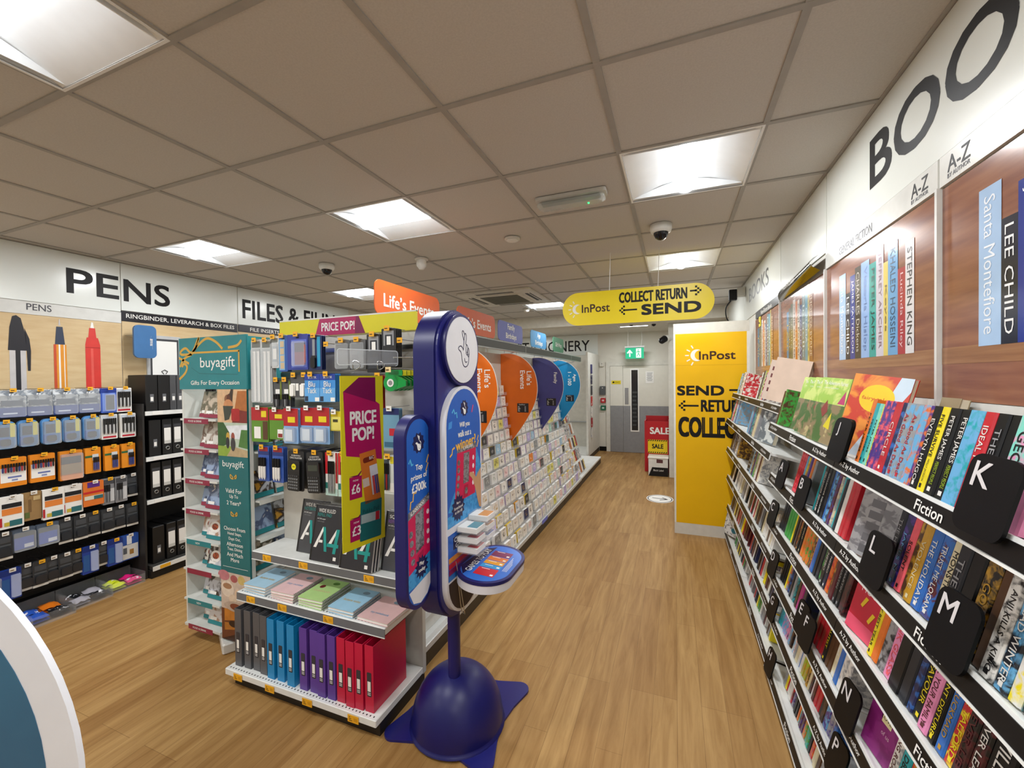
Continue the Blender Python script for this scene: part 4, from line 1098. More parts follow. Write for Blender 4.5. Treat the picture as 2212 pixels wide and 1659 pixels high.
# foot: concave-sided plate and dome
pts = []
cx, cy, hs = -1.02, 1.845, .265
cor = [(cx - hs, cy - hs), (cx + hs, cy - hs), (cx + hs, cy + hs), (cx - hs, cy + hs)]
for k in range(4):
    a = cor[k]; b_ = cor[(k + 1) % 4]
    ca = math.atan2(a[1] - cy, a[0] - cx)
    for q in range(-3, 4):
        t_ = ca + q * .32
        pts.append((a[0] - .05 * math.cos(ca) + .05 * math.cos(t_), a[1] - .05 * math.sin(ca) + .05 * math.sin(t_)))
    mx, my = (a[0] + b_[0]) / 2, (a[1] + b_[1]) / 2
    for u in (.3, .5, .7):
        px, py = a[0] + (b_[0] - a[0]) * u, a[1] + (b_[1] - a[1]) * u
        inn = .034 * (1 - abs(u - .5) * 2.2)
        pts.append((px + (cx - mx) / hs * inn, py + (cy - my) / hs * inn))
b = MB(); b.poly(pts, .001, .012, NAVY2); b.build('foot_plate', ls)
b = MB(); b.lathe([(.232, .012), (.228, .02), (.222, .024), (.222, .03)] + [(.222 * math.cos(a), .03 + .245 * math.sin(a)) for a in [PI / 2 * k / 14 for k in range(1, 15)]], NAVY, cx + .015, cy - .06, 40); b.build('dome', ls)
b = MB(); b.tube([(LXC - .005, LYC, .26), (LXC - .005, LYC, .8)], .03, NAVY, 16); b.build('pole', ls)
# tall body: rounded slab facing the aisle
f = frame((-.94, LYC - .015, 0), '+x')          # local x along +y, y = z
b = MB(f); b.poly(rr(-.2, .585, .2, 2.0, .198, 12), -.115, -.012, NAVY, NAVY, True); b.poly(rr(-.192, .593, .192, 1.992, .19, 12), -.012, 0, NAVY2); b.build('body', ls)
b = MB(f @ Matrix.Translation((0, 1.815, 0))); b.poly(ell(0, 0, .166, .166, 40), -.005, .02, NAVY, NAVY, True); q = b.build('emblem_drum', ls)
b = MB(f @ Matrix.Translation((0, 1.815, 0))); b.poly(ell(0, 0, .153, .153, 40), .019, .023, mat('#d9dae0', .35, var=.02)); e0 = b.build('emblem_disc', q)
def hand(M, S, z, ink, fill=None, lw=.05):
    """crossed fingers emblem drawn with printed strokes, S = half size"""
    def u(p): return [((x - 1150) / 380 * S, -(y - 880) / 380 * S) for x, y in p]
    b = MB(M)
    front = [(1120, 910), (1145, 680), (1165, 580), (1185, 545), (1208, 590), (1205, 670), (1190, 760), (1215, 785)]
    palm = [(1120, 910), (1100, 860), (1050, 825), (1005, 845), (985, 880), (1005, 915), (1050, 950), (1070, 1040), (1085, 1130), (1110, 1210), (1160, 1250), (1220, 1230), (1265, 1150), (1280, 1000), (1284, 960)]
    back = [(1138, 700), (1110, 620), (1095, 545), (1103, 505), (1128, 512), (1150, 550), (1160, 580)]
    K = 1.55
    def w(p): return [(x * K, y) for x, y in u(p)]
    if fill:
        b.poly([(x, y) for x, y in w(spline(palm, 4)[::-1][:1] + spline(palm, 4))] + w([(1284, 850), (1215, 785), (1190, 760), (1205, 670), (1208, 590), (1185, 545), (1160, 580), (1128, 512), (1103, 505), (1095, 545), (1138, 700)]), z, z, fill)
    for p in (front, palm, back):
        b.line(w(spline(p, 5)), S * lw, z + .0004, ink)
    for (ex, ey, rx, ry) in ((1222, 890, 30, 108), (1262, 940, 27, 92)):
        e = [(ex + rx * math.cos(a), ey + ry * math.sin(a)) for a in [2 * PI * k / 20 for k in range(21)]]
        b.line(w(e), S * lw * .8, z + .0004, ink)
        b.poly(w([(ex - 4 + 6 * math.cos(a), ey + 50 + 13 * math.sin(a)) for a in [2 * PI * k / 10 for k in range(10)]]), z + .0004, z + .0004, ink)
    b.line(w(spline([(1148, 1070), (1165, 1135), (1190, 1155), (1222, 1135)], 4)), S * lw, z + .0004, ink)
    return b
hand(f @ Matrix.Translation((.012, 1.82, 0)), .085, .0236, DKN).build('emblem_print', e0)
# white poster shell
b = MB(f); b.poly(rr(-.178, .615, .178, 1.648, .177, 12), -.002, .024, STW, STW, True); sh_ = b.build('poster_shell', ls)
def arch(x0, y0, x1, y1, top):
    r = (x1 - x0) / 2 - .0005
    return [(x0, y0), (x1, y0)] + [((x0 + x1) / 2 + r * math.cos(a), y1 - r + r * math.sin(a)) for a in [PI * k / 16 for k in range(17)]] if top else rr(x0, y0, x1, y1, r, 12)
z = .0245
b = MB(f)
def pz(p, m, dz=0): b.poly(p, z + dz, z + dz, m)
pz(arch(-.165, 1.03, .165, 1.635, True), SB)
pz([(-.165, 1.03), (.165, 1.03), (.165, 1.09), (.05, 1.1), (-.165, 1.08)], LB, .0002)
pz([(-.12, 1.16), (.12, 1.34), (.17, 1.25), (.15, 1.12), (.03, 1.06), (-.16, 1.1)], LB, .0003)
pz([(-.1, 1.125), (.1, 1.125), (.115, 1.345), (-.075, 1.345)], MGP, .0006)
pz([(-.075, 1.345), (.115, 1.345), (.117, 1.375), (-.073, 1.375)], SILV, .0007)
pz([(-.02, 1.195), (.035, 1.195), (.045, 1.335), (-.012, 1.335)], SILV, .0008)
for k in range(5): pz(ell(-.06 - .003 * k, 1.3 - .034 * k, .013, .013, 14), SILV, .0009)
for k in range(4): pz(ell(.085 - .002 * k, 1.3 - .04 * k, .011, .013, 6), mat('#e8d8e0', .4), .0009)
pz([(-.022, 1.13), (.022, 1.13), (.03, 1.185), (-.015, 1.185)], mat('#a80f40', .4), .0008); pz(ell(.008, 1.158, .014, .016, 14), SILV, .0009)
SKIN = mat('#c89a74', .45)
pz(spline([(.165, 1.0 + .04), (.14, 1.05), (.1, 1.15), (.07, 1.2), (.045, 1.22), (.05, 1.235), (.085, 1.225), (.11, 1.2), (.13, 1.215), (.165, 1.235)], 3), SKIN, .001)
star = lambda cx, cy, r0, r1, n: [(cx + (r0 if k % 2 else r1) * math.cos(PI * k / n), cy + (r0 if k % 2 else r1) * math.sin(PI * k / n)) for k in range(2 * n)]
pz(star(-.07, 1.1, .048, .062, 14), DKN, .0012)
pz(star(0, 1.545, .032, .04, 10), DKN, .0004)
for pth, m in (([(-.115, 1.53), (-.1, 1.545), (-.09, 1.525), (-.075, 1.53), (-.07, 1.505)], mat('#58b8e0', .4)), ([(.075, 1.52), (.09, 1.555)], mat('#d84068', .4)), ([(-.14, 1.34), (-.12, 1.35), (-.115, 1.37), (-.095, 1.375)], YO), ([(.145, 1.4), (.13, 1.38), (.145, 1.375), (.125, 1.345)], YO)):
    b.line(pth, .008, z + .0005, m)
pz([(-.15, 1.46), (-.12, 1.465), (-.115, 1.495), (-.145, 1.49)], mat('#3c8cd8', .4), .0005)
b.build('poster_print', sh_)
hand(f @ Matrix.Translation((0, 1.545, 0)), .03, z + .0006, DKN, PAPER, .03).build('emblem_print', sh_)
b = MB(f); b.text('Will you', .0, 1.468, .03, z + .001, PAPER, wd=.1, bold=.03); b.text('walk out a', 0, 1.43, .03, z + .001, PAPER, wd=.13, bold=.03); b.text('winner?', .012, 1.385, .045, z + .001, YO, wd=.2, bold=.04, rot=.06)
b.text('£300,000', .03, 1.36, .016, z + .001, PAPER, wd=.1, bold=.02); b.text('Buy a', -.07, 1.122, .014, z + .0015, PAPER, bold=.02); b.text('Scratchcard', -.07, 1.102, .013, z + .0015, PAPER, maxw=.08, bold=.02); b.text('at the till', -.07, 1.083, .013, z + .0015, PAPER, maxw=.07, bold=.02); b.text('£2', .105, 1.362, .014, z + .0015, INK)
b.build('lettering', sh_)
# lower panels
b = MB(f); pz([(-.165, .8), (.165, .8), (.165, 1.0), (-.165, 1.0)], SB); pz([(-.12, .98), (.15, .98), (.15, .935), (.12, .915), (-.12, .925)], DKN, .0003)
for k, c in enumerate(('#e08a20', '#c8202c', '#8a1c50', '#2a7ac8')): pz([(-.16, .9 - .026 * k), (.16, .9 - .026 * k), (.16, .877 - .026 * k), (-.16, .877 - .026 * k)], mat(c, .4), .0003)
b.build('games_panel', sh_)
b = MB(f); b.text('CHOOSE YOUR', -.01, .965, .022, z + .0008, PAPER, wd=.2, bold=.03); b.text('GAMES HERE', -.01, .938, .022, z + .0008, PAPER, wd=.18, bold=.03); b.build('lettering', sh_)
b = MB(f); b.poly([(-.162, .79), (.162, .79)] + [(.162 * math.cos(a), .79 + .165 * math.sin(a) * -1) for a in [PI * k / 16 for k in range(17)]], z, z, mat('#2c2024', .6)); b.build('kick_panel', sh_)
# small side panel
g = frame((-.985, 1.452, 0), '+x')
b = MB(g); b.poly(rr(-.098, .74, .098, 1.535, .097, 12), -.05, 0, NAVY, NAVY, True); sp2 = b.build('side_panel', ls)
z = .0006; b = MB(g)
pz(rr(-.082, .757, .082, 1.518, .08, 12), SB); pz([(-.082, .84), (.082, .84), (.082, .97), (-.082, .95)], LB, .0002); pz(arch(-.08, -.0, .08, .0, False), LB) if 0 else None
pz([(-.078, .83), (.078, .86), (.075, .812), (.05, .777), (.0, .759), (-.05, .777)], STW, .0004)
pz([(-.08, .9), (.08, .95), (.08, 1.17), (-.08, 1.12)], MGP, .0004); pz([(-.08, 1.12), (.08, 1.17), (.08, 1.2), (-.08, 1.15)], SILV, .0005); pz([(-.03, .97), (.03, .99), (.03, 1.15), (-.03, 1.13)], SILV, .0006)
for k in range(4): pz(ell(-.062 + .004 * k, 1.06 - .038 * k, .014, .014, 12), SILV, .0006)
for k in range(4): pz(ell(.06, 1.12 - .042 * k, .011, .012, 6), mat('#e8d8e0', .4), .0006)
pz([(-.02, .91), (.022, .925), (.026, .975), (-.018, .96)], mat('#a80f40', .4), .0006)
pz(star(.01, .905, .036, .05, 13), DKN, .0009); pz(star(0, 1.42, .036, .045, 10), DKN, .0004)
b.line([(-.07, 1.345), (-.06, 1.36), (-.05, 1.335), (-.04, 1.34)], .008, z + .0004, mat('#58b8e0', .4)); b.line([(.072, 1.36), (.055, 1.33), (.068, 1.325), (.05, 1.295)], .007, z + .0004, YO); b.line([(-.065, 1.16), (-.06, 1.19), (-.045, 1.19), (-.04, 1.22), (-.02, 1.22)], .007, z + .0004, YO)
b.build('poster_print', sp2)
hand(g @ Matrix.Translation((0, 1.42, 0)), .034, z + .0006, DKN, PAPER, .03).build('emblem_print', sp2)
b = MB(g); b.text('Top', 0, 1.318, .03, z + .001, PAPER, wd=.05, bold=.03); b.text('prizes of', .0, 1.28, .03, z + .001, PAPER, wd=.115, bold=.03); b.text('£300k', 0, 1.24, .036, z + .001, PAPER, wd=.105, bold=.04)
b.text('£300,000', -.015, 1.155, .018, z + .001, PAPER, wd=.1, rot=.3, bold=.02); b.text('£2', .065, 1.192, .014, z + .001, INK); b.text('Play', .01, .918, .02, z + .0014, PAPER, bold=.03); b.text('today', .01, .892, .02, z + .0014, PAPER, bold=.03); b.text('20 YEARS', 0, .985, .012, z + .001, INK, wd=.05, rot=.3)
b.build('lettering', sp2)
# playing tray
tr = frame((-.79, LYC + .0, .835), 'up') @ Matrix.Rotation(.06, 4, 'Y')
def stad(x0, y0, x1, y1): return rr(x0, y0, x1, y1, min(x1 - x0, y1 - y0) / 2 - .0005, 10)
b = MB(tr); b.poly(stad(-.125, -.195, .125, .195), -.05, -.012, STW, STW, True); tb = b.build('tray', ls)
b = MB(tr); b.poly(stad(-.127, -.197, .127, .197), -.014, .0, NAVY, NAVY, True); b.build('tray_rim', tb)
z = .0004; b = MB(tr)
pz(stad(-.112, -.18, .112, .18), mat('#2c6cc8', .3)); pz([(-.112, -.09), (-.07, -.155), (-.04, .16), (-.09, .11)], DKN, .0002)
for k, (c, a0, a1) in enumerate((('#c8202c', -.13, -.06), ('#2aa0dc', -.055, -.025), ('#e8a020', -.02, .015), ('#e0782c', .02, .06), ('#7a1c50', .065, .12))):
    pz([(-.035, a0), (.06, a0), (.06, a1), (-.035, a1)], mat(c, .35), .0003); pz([(.04, a0 + .008), (.054, a0 + .008), (.054, a0 + .02), (.04, a0 + .02)], PAPER, .0005); b.line([(-.02, a1 - .008), (.02, a1 - .008)], .004, z + .0005, PAPER)
for k in range(4): b.line([(.075 + .006 * k, -.06), (.075 + .006 * k, .08 - .02 * k)], .0018, z + .0004, PAPER)
b.build('games_print', tb)
b = MB(tr); b.text('GAMES TO PLAY', -.066, .0, .03, z + .001, PAPER, wd=.24, bold=.02, rot=PI / 2); b.build('lettering', tb)
b = MB(); b.tube([(-.93, LYC, .8), (-.84, LYC, .8)], .03, NAVY); b.build('tray_arm', ls)
b = MB(); b.tube(spline([(-.9, 1.6, .88), (-.885, 1.6, .8), (-.87, 1.615, .66), (-.88, 1.63, .64), (-.89, 1.625, .66), (-.895, 1.61, .78)], 5), .002, METAL, 6); b.build('wire_loop', ls)
# clear pockets with slips
for k in range(3):
    for j in range(2):
        zz = .905 + .045 * k + .0; y = 1.68 + .11 * j
        if j == 1: zz += .02
        b = MB(); b.box(-.912, y - .05, zz, -.80, y + .05, zz + .03, CLEAR); q = b.build('slip_pocket', ls)
        b = MB(); b.box(-.91, y - .045, zz + .003, -.815, y + .045, zz + .024, PAPER); b.rect(0, 0, 0, 0, 0, PAPER) if 0 else None; b.box(-.87, y - .03, zz + .024, -.82, y + .045, zz + .0246, mat(('#c8202c', '#b02040', '#2a8a9c')[k] if j == 0 else ('#2c5ca8', '#c8863c', '#e0982c')[k], .4)); b.build('play_slips', q)

# ---------------------------------------------------------------- greeting card gondola
CB = [2.0, 3.17, 4.24, 5.35, 6.4]
CX = -1.81
NT = 13
def tier(k):                  # front x and foot height of a card tier: deep steps low down, steep ones above
    return (-1.372 - .04 * k, .137 + .112 * k) if k < 8 else (-1.652 - .015 * (k - 7), .921 + .118 * (k - 7))
MULT = ['before the first orange fin', 'between the two orange fins', 'before the violet fin', 'between the violet and blue fins']
GP = mat('#cfcfc9', .45)
for n in range(4):
    y0, y1 = CB[n] + .003, CB[n + 1] - .003
    t = thing('card_display', f'stepped white greeting card rack {MULT[n]}', 'card rack', (CX, (y0 + y1) / 2, 0), 0, 'greeting card racks')
    b = MB(); b.box(-2.24, y0, 0, -1.368, y1, .095, mat('#3a3228', .5)); b.build('plinth', t)
    b = MB(); b.box(-2.26, y0, .095, -1.36, y1, .122, SHELF); q = b.build('base_shelf', t)
    b = MB(frame((-1.358, 0, 0), '+x')); b.rect(y0, .092, y1, .124, .0, mat('#c9c9c6', .3), .0015); b.build('edge_strip', q)
    b = MB(); b.box(CX - .02, y0, .125, CX + .02, y1, 1.95, GP); b.build('spine_panel', t)
    for k in range(NT):
        x, z = tier(k)
        b = MB(); b.box(x - .064, y0 + .002, z - .012, x + .006, y1 - .002, z - .008, CLEAR); b.box(x + .004, y0 + .002, z - .012, x + .006, y1 - .002, z + .022, CLEAR); b.build('tier_ledge', t)
    b = MB()
    pr = [(-1.46, .124)] + [(tier(k)[0] - .066, tier(k)[1] - .013) for k in range(NT)] + [(-1.787, 1.66), (-1.787, .124)]
    b.M = frame((0, y1 - .001, 0), '-y'); b.poly(pr, 0, y1 - y0 - .002, GP); b.build('sloped_back', t)
b = MB(); b.box(-1.575, 1.98, 1.965, -1.555, 7.35, 2.035, mat('#33332f', .35)); o = b.build('valance_rail'); tag(o, 'long dark valance rail with metal edges running above the card racks', 'rail')
b = MB(); b.box(-1.578, 1.98, 2.035, -1.552, 7.35, 2.041, METAL); b.box(-1.578, 1.98, 1.955, -1.552, 7.35, 1.965, METAL); b.build('edge_strip', o)
for y in (4.4, 6.6):
    b = MB(); b.box(-1.577, y, 1.965, -1.553, y + .012, 2.035, METAL); b.build('joint_clip', o)
for y in (2.1, 4.3, 6.35, 7.3):
    b = MB(); b.tube([(-1.565, y, 2.0), (CX + .028, y, 1.93)], .006, METAL, 6); b.build('bracket', o)
# coloured fins
def fin(y, col_, words, pr, lab):
    f = frame((0, y - .0025, 0), '-y')
    sp_ = spline([(-1.79, 1.955), (-1.66, 1.95), (-1.53, 1.9), (-1.42, 1.79), (-1.375, 1.66), (-1.37, 1.52), (-1.41, 1.38), (-1.5, 1.22), (-1.6, 1.08), (-1.66, 1.0)], 5)
    o = tag(MB(f).poly([(-1.79, 1.0)] + sp_, -.005, 0, mat(col_, .4, var=.03)).build('card_fin'), lab, 'sign', 'card section fins')
    b = MB(f); b.line(sp_, .006, .0006, mat('#d9d6d0', .4)); b.build('edge_trim', o)
    b = MB(f)
    for i, w_ in enumerate(words):
        b.text(w_, -1.46 - .075 * i - (.02 if len(words) == 1 else 0), 1.68 - (.0 if i == 0 else .015), .055, .001, PAPER, rot=-PI / 2, bold=.02, maxw=.3)
    b.build('lettering', o)
    b = MB(f); b.rect(-1.6, 1.31, -1.47, 1.41, .001, mat('#1b1a1c', .4), .001); q = b.build('price_list', o)
    b = MB(f); b.text('Card Prices', -1.545, 1.396, .012, .0016, PAPER, wd=.07)
    for k in range(5): b.rect(-1.59, 1.372 - .012 * k, -1.575 + .006 * (k % 3), 1.376 - .012 * k, .0016, PAPER); b.rect(-1.515, 1.37 - .012 * k, -1.5, 1.378 - .012 * k, .0016, mat('#9a9a9c', .5))
    b.build('lettering', q)
fin(CB[1], '#e06a00', ('Life’s', 'Events'), 0, 'large orange fin sign about life events, nearest behind the blue scratchcard stand')
fin(CB[2], '#d26200', ('Life’s', 'Events'), 0, 'second orange life events fin sign, just before the violet one')
fin(CB[3], '#434489', ('Family',), 0, 'violet family fin sign between the second orange and blue fins')
fin(CB[4], '#0878a8', ('Ages', '1 - 100'), 0, 'bright blue ages fin sign, furthest along the card racks')
# tilted top signs
def topsign(yc, wd, h, col_, lines, lab):
    f = frame((CX, yc, 2.11), '+x')
    o = tag(MB(f).poly(rr(-wd / 2, 0, wd / 2, h, .06), -.006, 0, mat(col_, .4, var=.03)).build('category_sign'), lab, 'sign', 'signs along the top of the card racks')
    b = MB(f)
    for i, s_ in enumerate(lines):
        b.text(s_, 0, h / 2 + (len(lines) - 1) * .052 - i * .105 - (0 if len(lines) > 1 else .01), .085 if len(lines) > 1 else .09, .001, PAPER, bold=.03, maxw=wd * .78)
    b.build('lettering', o)
    b = MB(f); b.poly([(-wd * .3, 0), (wd * .5 - .06, h * .62), (wd / 2 - .001, h * .5), (wd * .1, 0)], .0004, .0004, mat(col_, .4, var=.03, scale=5)); b.build('printed_shade', o) if 0 else None
    b = MB()
    for s in (-.25, .25): b.tube([(CX - .012, yc + s * wd, 1.951), (CX - .012, yc + s * wd, 2.2)], .005, METAL, 6)
    b.build('support_rod', o)
topsign(2.6, .8, .235, '#dd5f1a', ('Life’s Events',), 'first orange life events sign standing above the price header')
topsign(3.72, .84, .235, '#cc5510', ('Life’s Events',), 'second orange life events sign, partly behind the round emblem')
topsign(4.62, .79, .225, '#5a60ac', ('Family', 'Birthdays'), 'violet family birthdays sign on top of the card racks')
topsign(5.7, .73, .23, '#3a8fc4', ('Age', 'Birthdays'), 'light blue age birthdays sign on top of the card racks')
topsign(6.78, .67, .235, '#3f9468', ('Gift Wrap',), 'green gift wrap sign at the far end of the card racks')
# card prototypes: a pocket of cards, white folded edges with the lit-top brightness painted in
PALE = ['#efece4', '#e8e2d8', '#f2f0ea', '#e6e6e4', '#ece6da', '#f0ebe6']
CARDS = [('white', 'grey', 0, '#8f8d88'), ('white', 'black', 1, '#2b2a2c'), ('cream', 'brown', 1, '#8a6a52'), ('white', 'pink', 2, '#d89a9c'), ('white', 'green', 3, '#6f8f6c'), ('white', 'blue', 2, '#7088b0'), ('white', 'gold', 5, '#c0a05c'),
         ('pale pink', 'rose', 0, '#c86a74', '#ecd2d0'), ('lilac', 'white', 0, '#f2f0f4', '#b9a8d8'), ('yellow', 'black', 0, '#3a3820', '#e2da78'), ('teal', 'red', 0, '#b83c2c', '#2c6a66'), ('navy', 'gold', 0, '#b8923c', '#28305c'), ('plum', 'white', 0, '#c8b4c4', '#4a2a4a'),
         ('orange', 'white', 0, '#f2e4d0', '#e0802c'), ('grey', 'white', 0, '#e6e6e2', '#8a8c8c'), ('charcoal', 'silver', 0, '#9a9a9c', '#3a3b3d'), ('sky blue', 'white', 0, '#eef2f4', '#9cc0d8'), ('mint', 'white', 0, '#f0f4f0', '#9cc8b4')]
WT = [14, 10, 11, 6, 4, 4, 7, 4, 2, 2, 1, 2, 1, 1, 2, 2, 2, 1]
CP = []
for i, c in enumerate(CARDS):
    for v in range(2):
        base = c[4] if len(c) > 4 else PALE[(c[2] + v) % 6]
        wd, h, th = (.118, .1015, .03) if v == 0 else (.108, .099, .022)
        M = frame((0, 0, 0), '+x')
        b = MB(M)
        # fan of folded cards behind the front one
        ew = mat('#fbfaf8', .5, var=0) if i % 5 else mat(['#e8c83c', '#d9c8e8', '#e8a83c', '#f0b8b0'][(i // 5 + v) % 4], .5)
        nf = 6 if v == 0 else 4
        for k in range(nf):
            zz = -th * k / nf
            b.rect(-wd / 2 + .001, .0, wd / 2 - .001, h - .001 - .0015 * (k % 3), zz - .0012, ew, th / nf * .85)
        b.rect(-wd / 2, 0, wd / 2, h, 0, mat(base, .5), .0012)
        pr = art(base, c[3], None, 40 + 8 * v, .56 if i % 3 else .52, .45, .09, i + v)
        b.poly(ell(0, h * .5, wd * .27, h * .2, 16) if (i + v) % 3 else rr(-wd * .34, h * .3, wd * .34, h * .78, .004, 2), .0005, .0005, pr)
        b.text(['hello', 'Mum', 'congrats', 'thank you', 'love', '60', 'wishes'][(i * 2 + v) % 7], 0, h * (.86 if v == 0 else .1), .012, .0006, mat(c[3], .5), maxw=wd * .7)
        o = b.build('greeting_card')
        tag(o, 'x', 'greeting card')
        CP.append([o, c, False])
pool = [k for k, c in enumerate(WT) for _ in range(c)]
EXTRA = {(0, 0): 7}
for n in range(4):
    ncol = 7
    y0, y1 = CB[n] + .02, CB[n + 1] - .03
    for k in range(NT):
        x, z = tier(k)
        for j in range(ncol):
            y = y0 + (y1 - y0) * (j + .5) / ncol + random.uniform(-.008, .008)
            if n == 0 and y < (2.45 if k < 2 else 2.75):
                continue
            pk = random.choice(pool)
            rec = CP[pk * 2 + (random.random() < .4)]
            c = rec[1]
            lab = f'{c[0]} card, {c[1]} print, {nth(j)} in {nth(k)} tier up {MULT[n]}'
            loc = (x - .008, y, z - .003)
            rot = (random.uniform(-.03, .03), -.08 + random.uniform(-.03, .03), random.uniform(-.04, .04))
            if not rec[2]:
                rec[2] = True
                o = rec[0]; o.location = loc; o.rotation_euler = rot; o['label'] = lab; o['group'] = 'greeting cards on the stepped racks'
            else:
                o = dup(rec[0], loc, rot, lab, 'greeting cards on the stepped racks')
for rec in CP:
    if not rec[2]:
        bpy.data.objects.remove(rec[0])
# blue ticket on the base edge
o = tag(MB(frame((-1.355, 4.42, 0), '+x')).rect(-.1, .085, .1, .128, .001, mat('#6a78d8', .4), .002).build('shelf_label'), 'blue strip label on the base edge of the card racks', 'label')
# empty gift wrap bay beyond the cards
t = thing('gift_wrap_bay', 'half empty grey shelving bay after the blue ages fin', 'shelving', (CX, 7.3, 0))
b = MB(); b.box(-2.24, 6.41, 0, -1.372, 8.25, .095, mat('#3c352b', .5)); b.build('plinth', t)
b = MB(); b.box(-2.26, 6.41, .095, -1.365, 8.25, .122, SHELF); b.build('base_shelf', t)
b = MB(); b.box(CX - .02, 6.41, .125, CX + .02, 7.2, 1.95, GP); b.build('spine_panel', t)
for k in range(26):
    z, x = .145 + (k % 5) * .2, -1.42 - (k % 5) * .06
    y = 6.5 + (k // 5) * .098
    c = ['#d9d4cc', '#8c8a90', '#c0402c', '#e0c85c', '#3c3c48', '#e8e6e2', '#c87a3c', '#a8b0bc'][(k * 3) % 8]
    o = MB(Matrix.Translation((x, y, z)) @ Matrix.Rotation(-.25, 4, 'Y') @ frame((0, 0, 0), '+x')).poly(rr(-.043, 0, .043, .155 + .008 * (k % 4), .004, 2), -.012, 0, art(c, '#f2f0ec' if k % 2 else '#5c5a60', None, 22, .55, .4, .05, k)).build('gift_bag')
    tag(o, f'small gift bag, {nth(k // 5)} along the {nth(k % 5)} level after the blue ages fin', 'gift bag', 'gift bags after the card racks')
for k in range(5):
    z, x = .12 + k * .2, -1.42 - k * .06
    b = MB(); b.box(x - .05, 6.42, z - .0, x + .006, 6.95, z + .01, CLEAR); b.build('ledge', t)

# ---------------------------------------------------------------- yellow parcel panel, hanging sign, back wall
IY = mat('#f0bc06', .35, var=.02, scale=4); IY2 = mat('#f4dc10', .35, var=.02, scale=4); BRN = mat('#3a1c14', .4, var=0); IW = mat('#efeee6', .4, var=0)
def crescent(b, cx, cy, s, z, m):
    n = 20
    A = [PI * .317 + (2 * PI - PI * .634) * k / n for k in range(n + 1)]
    B = [PI * .483 + (2 * PI - PI * .966) * k / n for k in range(n + 1)]
    vs = [(cx + s * math.cos(a), cy + s * math.sin(a), z) for a in A] + [(cx + s * .5 + s * .84 * math.cos(a), cy + s * .84 * math.sin(a), z) for a in B]
    b.add(vs, [(k, k + 1, n + 2 + k, n + 1 + k) for k in range(n)], m)
    for k in range(5):
        a = PI + (k - 2) * .52
        b.line([(cx + s * .1 + s * 1.35 * math.cos(a), cy + s * 1.35 * math.sin(a)), (cx + s * .1 + s * 1.95 * math.cos(a), cy + s * 1.95 * math.sin(a))], s * .2, z, m)
def pixarrow(b, x, y, s, ln, d, z, m):
    """arrow with a stepped square head pointing in direction d"""
    for (i, j) in ((0, 0), (1, 1), (1, -1), (2, 2), (2, -2), (2, 0)):
        b.rect(x - d * i * s - s / 2, y + j * s - s / 2, x - d * i * s + s / 2, y + j * s + s / 2, z, m)
    xs = sorted((x - d * 2 * s, x - d * (2 * s + ln)))
    b.rect(xs[0], y - s * .42, xs[1], y + s * .42, z, m)
# partition that carries the panel
o = struct('partition_wall', MB().box(-.012, 4.79, 0, .62, 4.86, 2.235, mat('#dddbd2', .55)))
pf = frame((0, 4.788, 0), '-y')
o = tag(MB(pf).rect(.0, .12, .68, 2.13, .006, IY, .004).build('parcel_poster'), 'tall yellow parcel service poster at the end of the book bays', 'poster')
b = MB(pf); b.rect(-.014, 0, .7, .12, .005, mat('#d9d7ce', .5), .006); b.rect(-.014, 2.13, .7, 2.24, .005, mat('#d5d3ca', .5), .006); b.rect(-.014, .12, .004, 2.13, .0065, WHITE, .006); b.rect(.676, .12, .7, 2.13, .0065, WHITE, .006); b.build('white_frame', o)
b = MB(pf); crescent(b, .215, 1.9, .062, .0075, IW); b.build('crescent_print', o)
b = MB(pf); b.rect(.004, 1.795, .676, 1.797, .0068, mat('#c89a10', .5)); pixarrow(b, .045, 1.37, .022, .14, -1, .0075, INK); b.build('arrow_print', o)
b = MB(pf); b.text('InPost', .405, 1.895, .088, .0075, BRN, wd=.34, bold=.03)
b.text('SEND', .245, 1.53, .105, .0075, INK, wd=.45, bold=.06); pixarrow(b, .66, 1.535, .022, .1, 1, .0075, INK)
b.text('RETURN', .47, 1.37, .125, .0075, INK, wd=.44, bold=.05); b.text('COLLECT', .35, 1.145, .215, .0075, INK, wd=.64, bold=.05)
b.build('lettering', o)
struct('pillar', MB().box(-.1, 7.4, 0, .3, 7.9, 2.68, mat('#d4d2c8', .6)))
# hanging stadium sign
hf = frame((-.315, 3.6, 2.275), .0)
hw, hh = .605, .142
o = tag(MB(hf).poly(rr(-hw, -hh, hw, hh, hh - .001, 14), -.012, 0, IY2, mat('#e8e8e0', .4)).build('hanging_sign'), 'long rounded yellow parcel sign hanging from the ceiling over the aisle', 'sign')
b = MB(hf); crescent(b, -.475, .0, .042, .0008, IW); b.build('crescent_print', o)
b = MB(hf); pixarrow(b, .505, .082, .0155, .045, 1, .0008, INK); pixarrow(b, -.11, -.035, .0155, .105, -1, .0008, INK); b.build('arrow_print', o)
b = MB(hf); b.text('InPost', -.315, .0, .07, .0008, BRN, wd=.24, bold=.025); b.text('COLLECT RETURN', .145, .07, .09, .0008, INK, wd=.53, bold=.045); b.text('SEND', .285, -.042, .09, .0008, INK, wd=.45, bold=.07); b.build('lettering', o)
for x in (-.2, .19):
    b = MB(hf); b.tube([(x, hh - .004, -.006), (x + .012, ZC - 2.275, -.006)], .0025, WHITE, 5); b.build('hanging_wire', o)
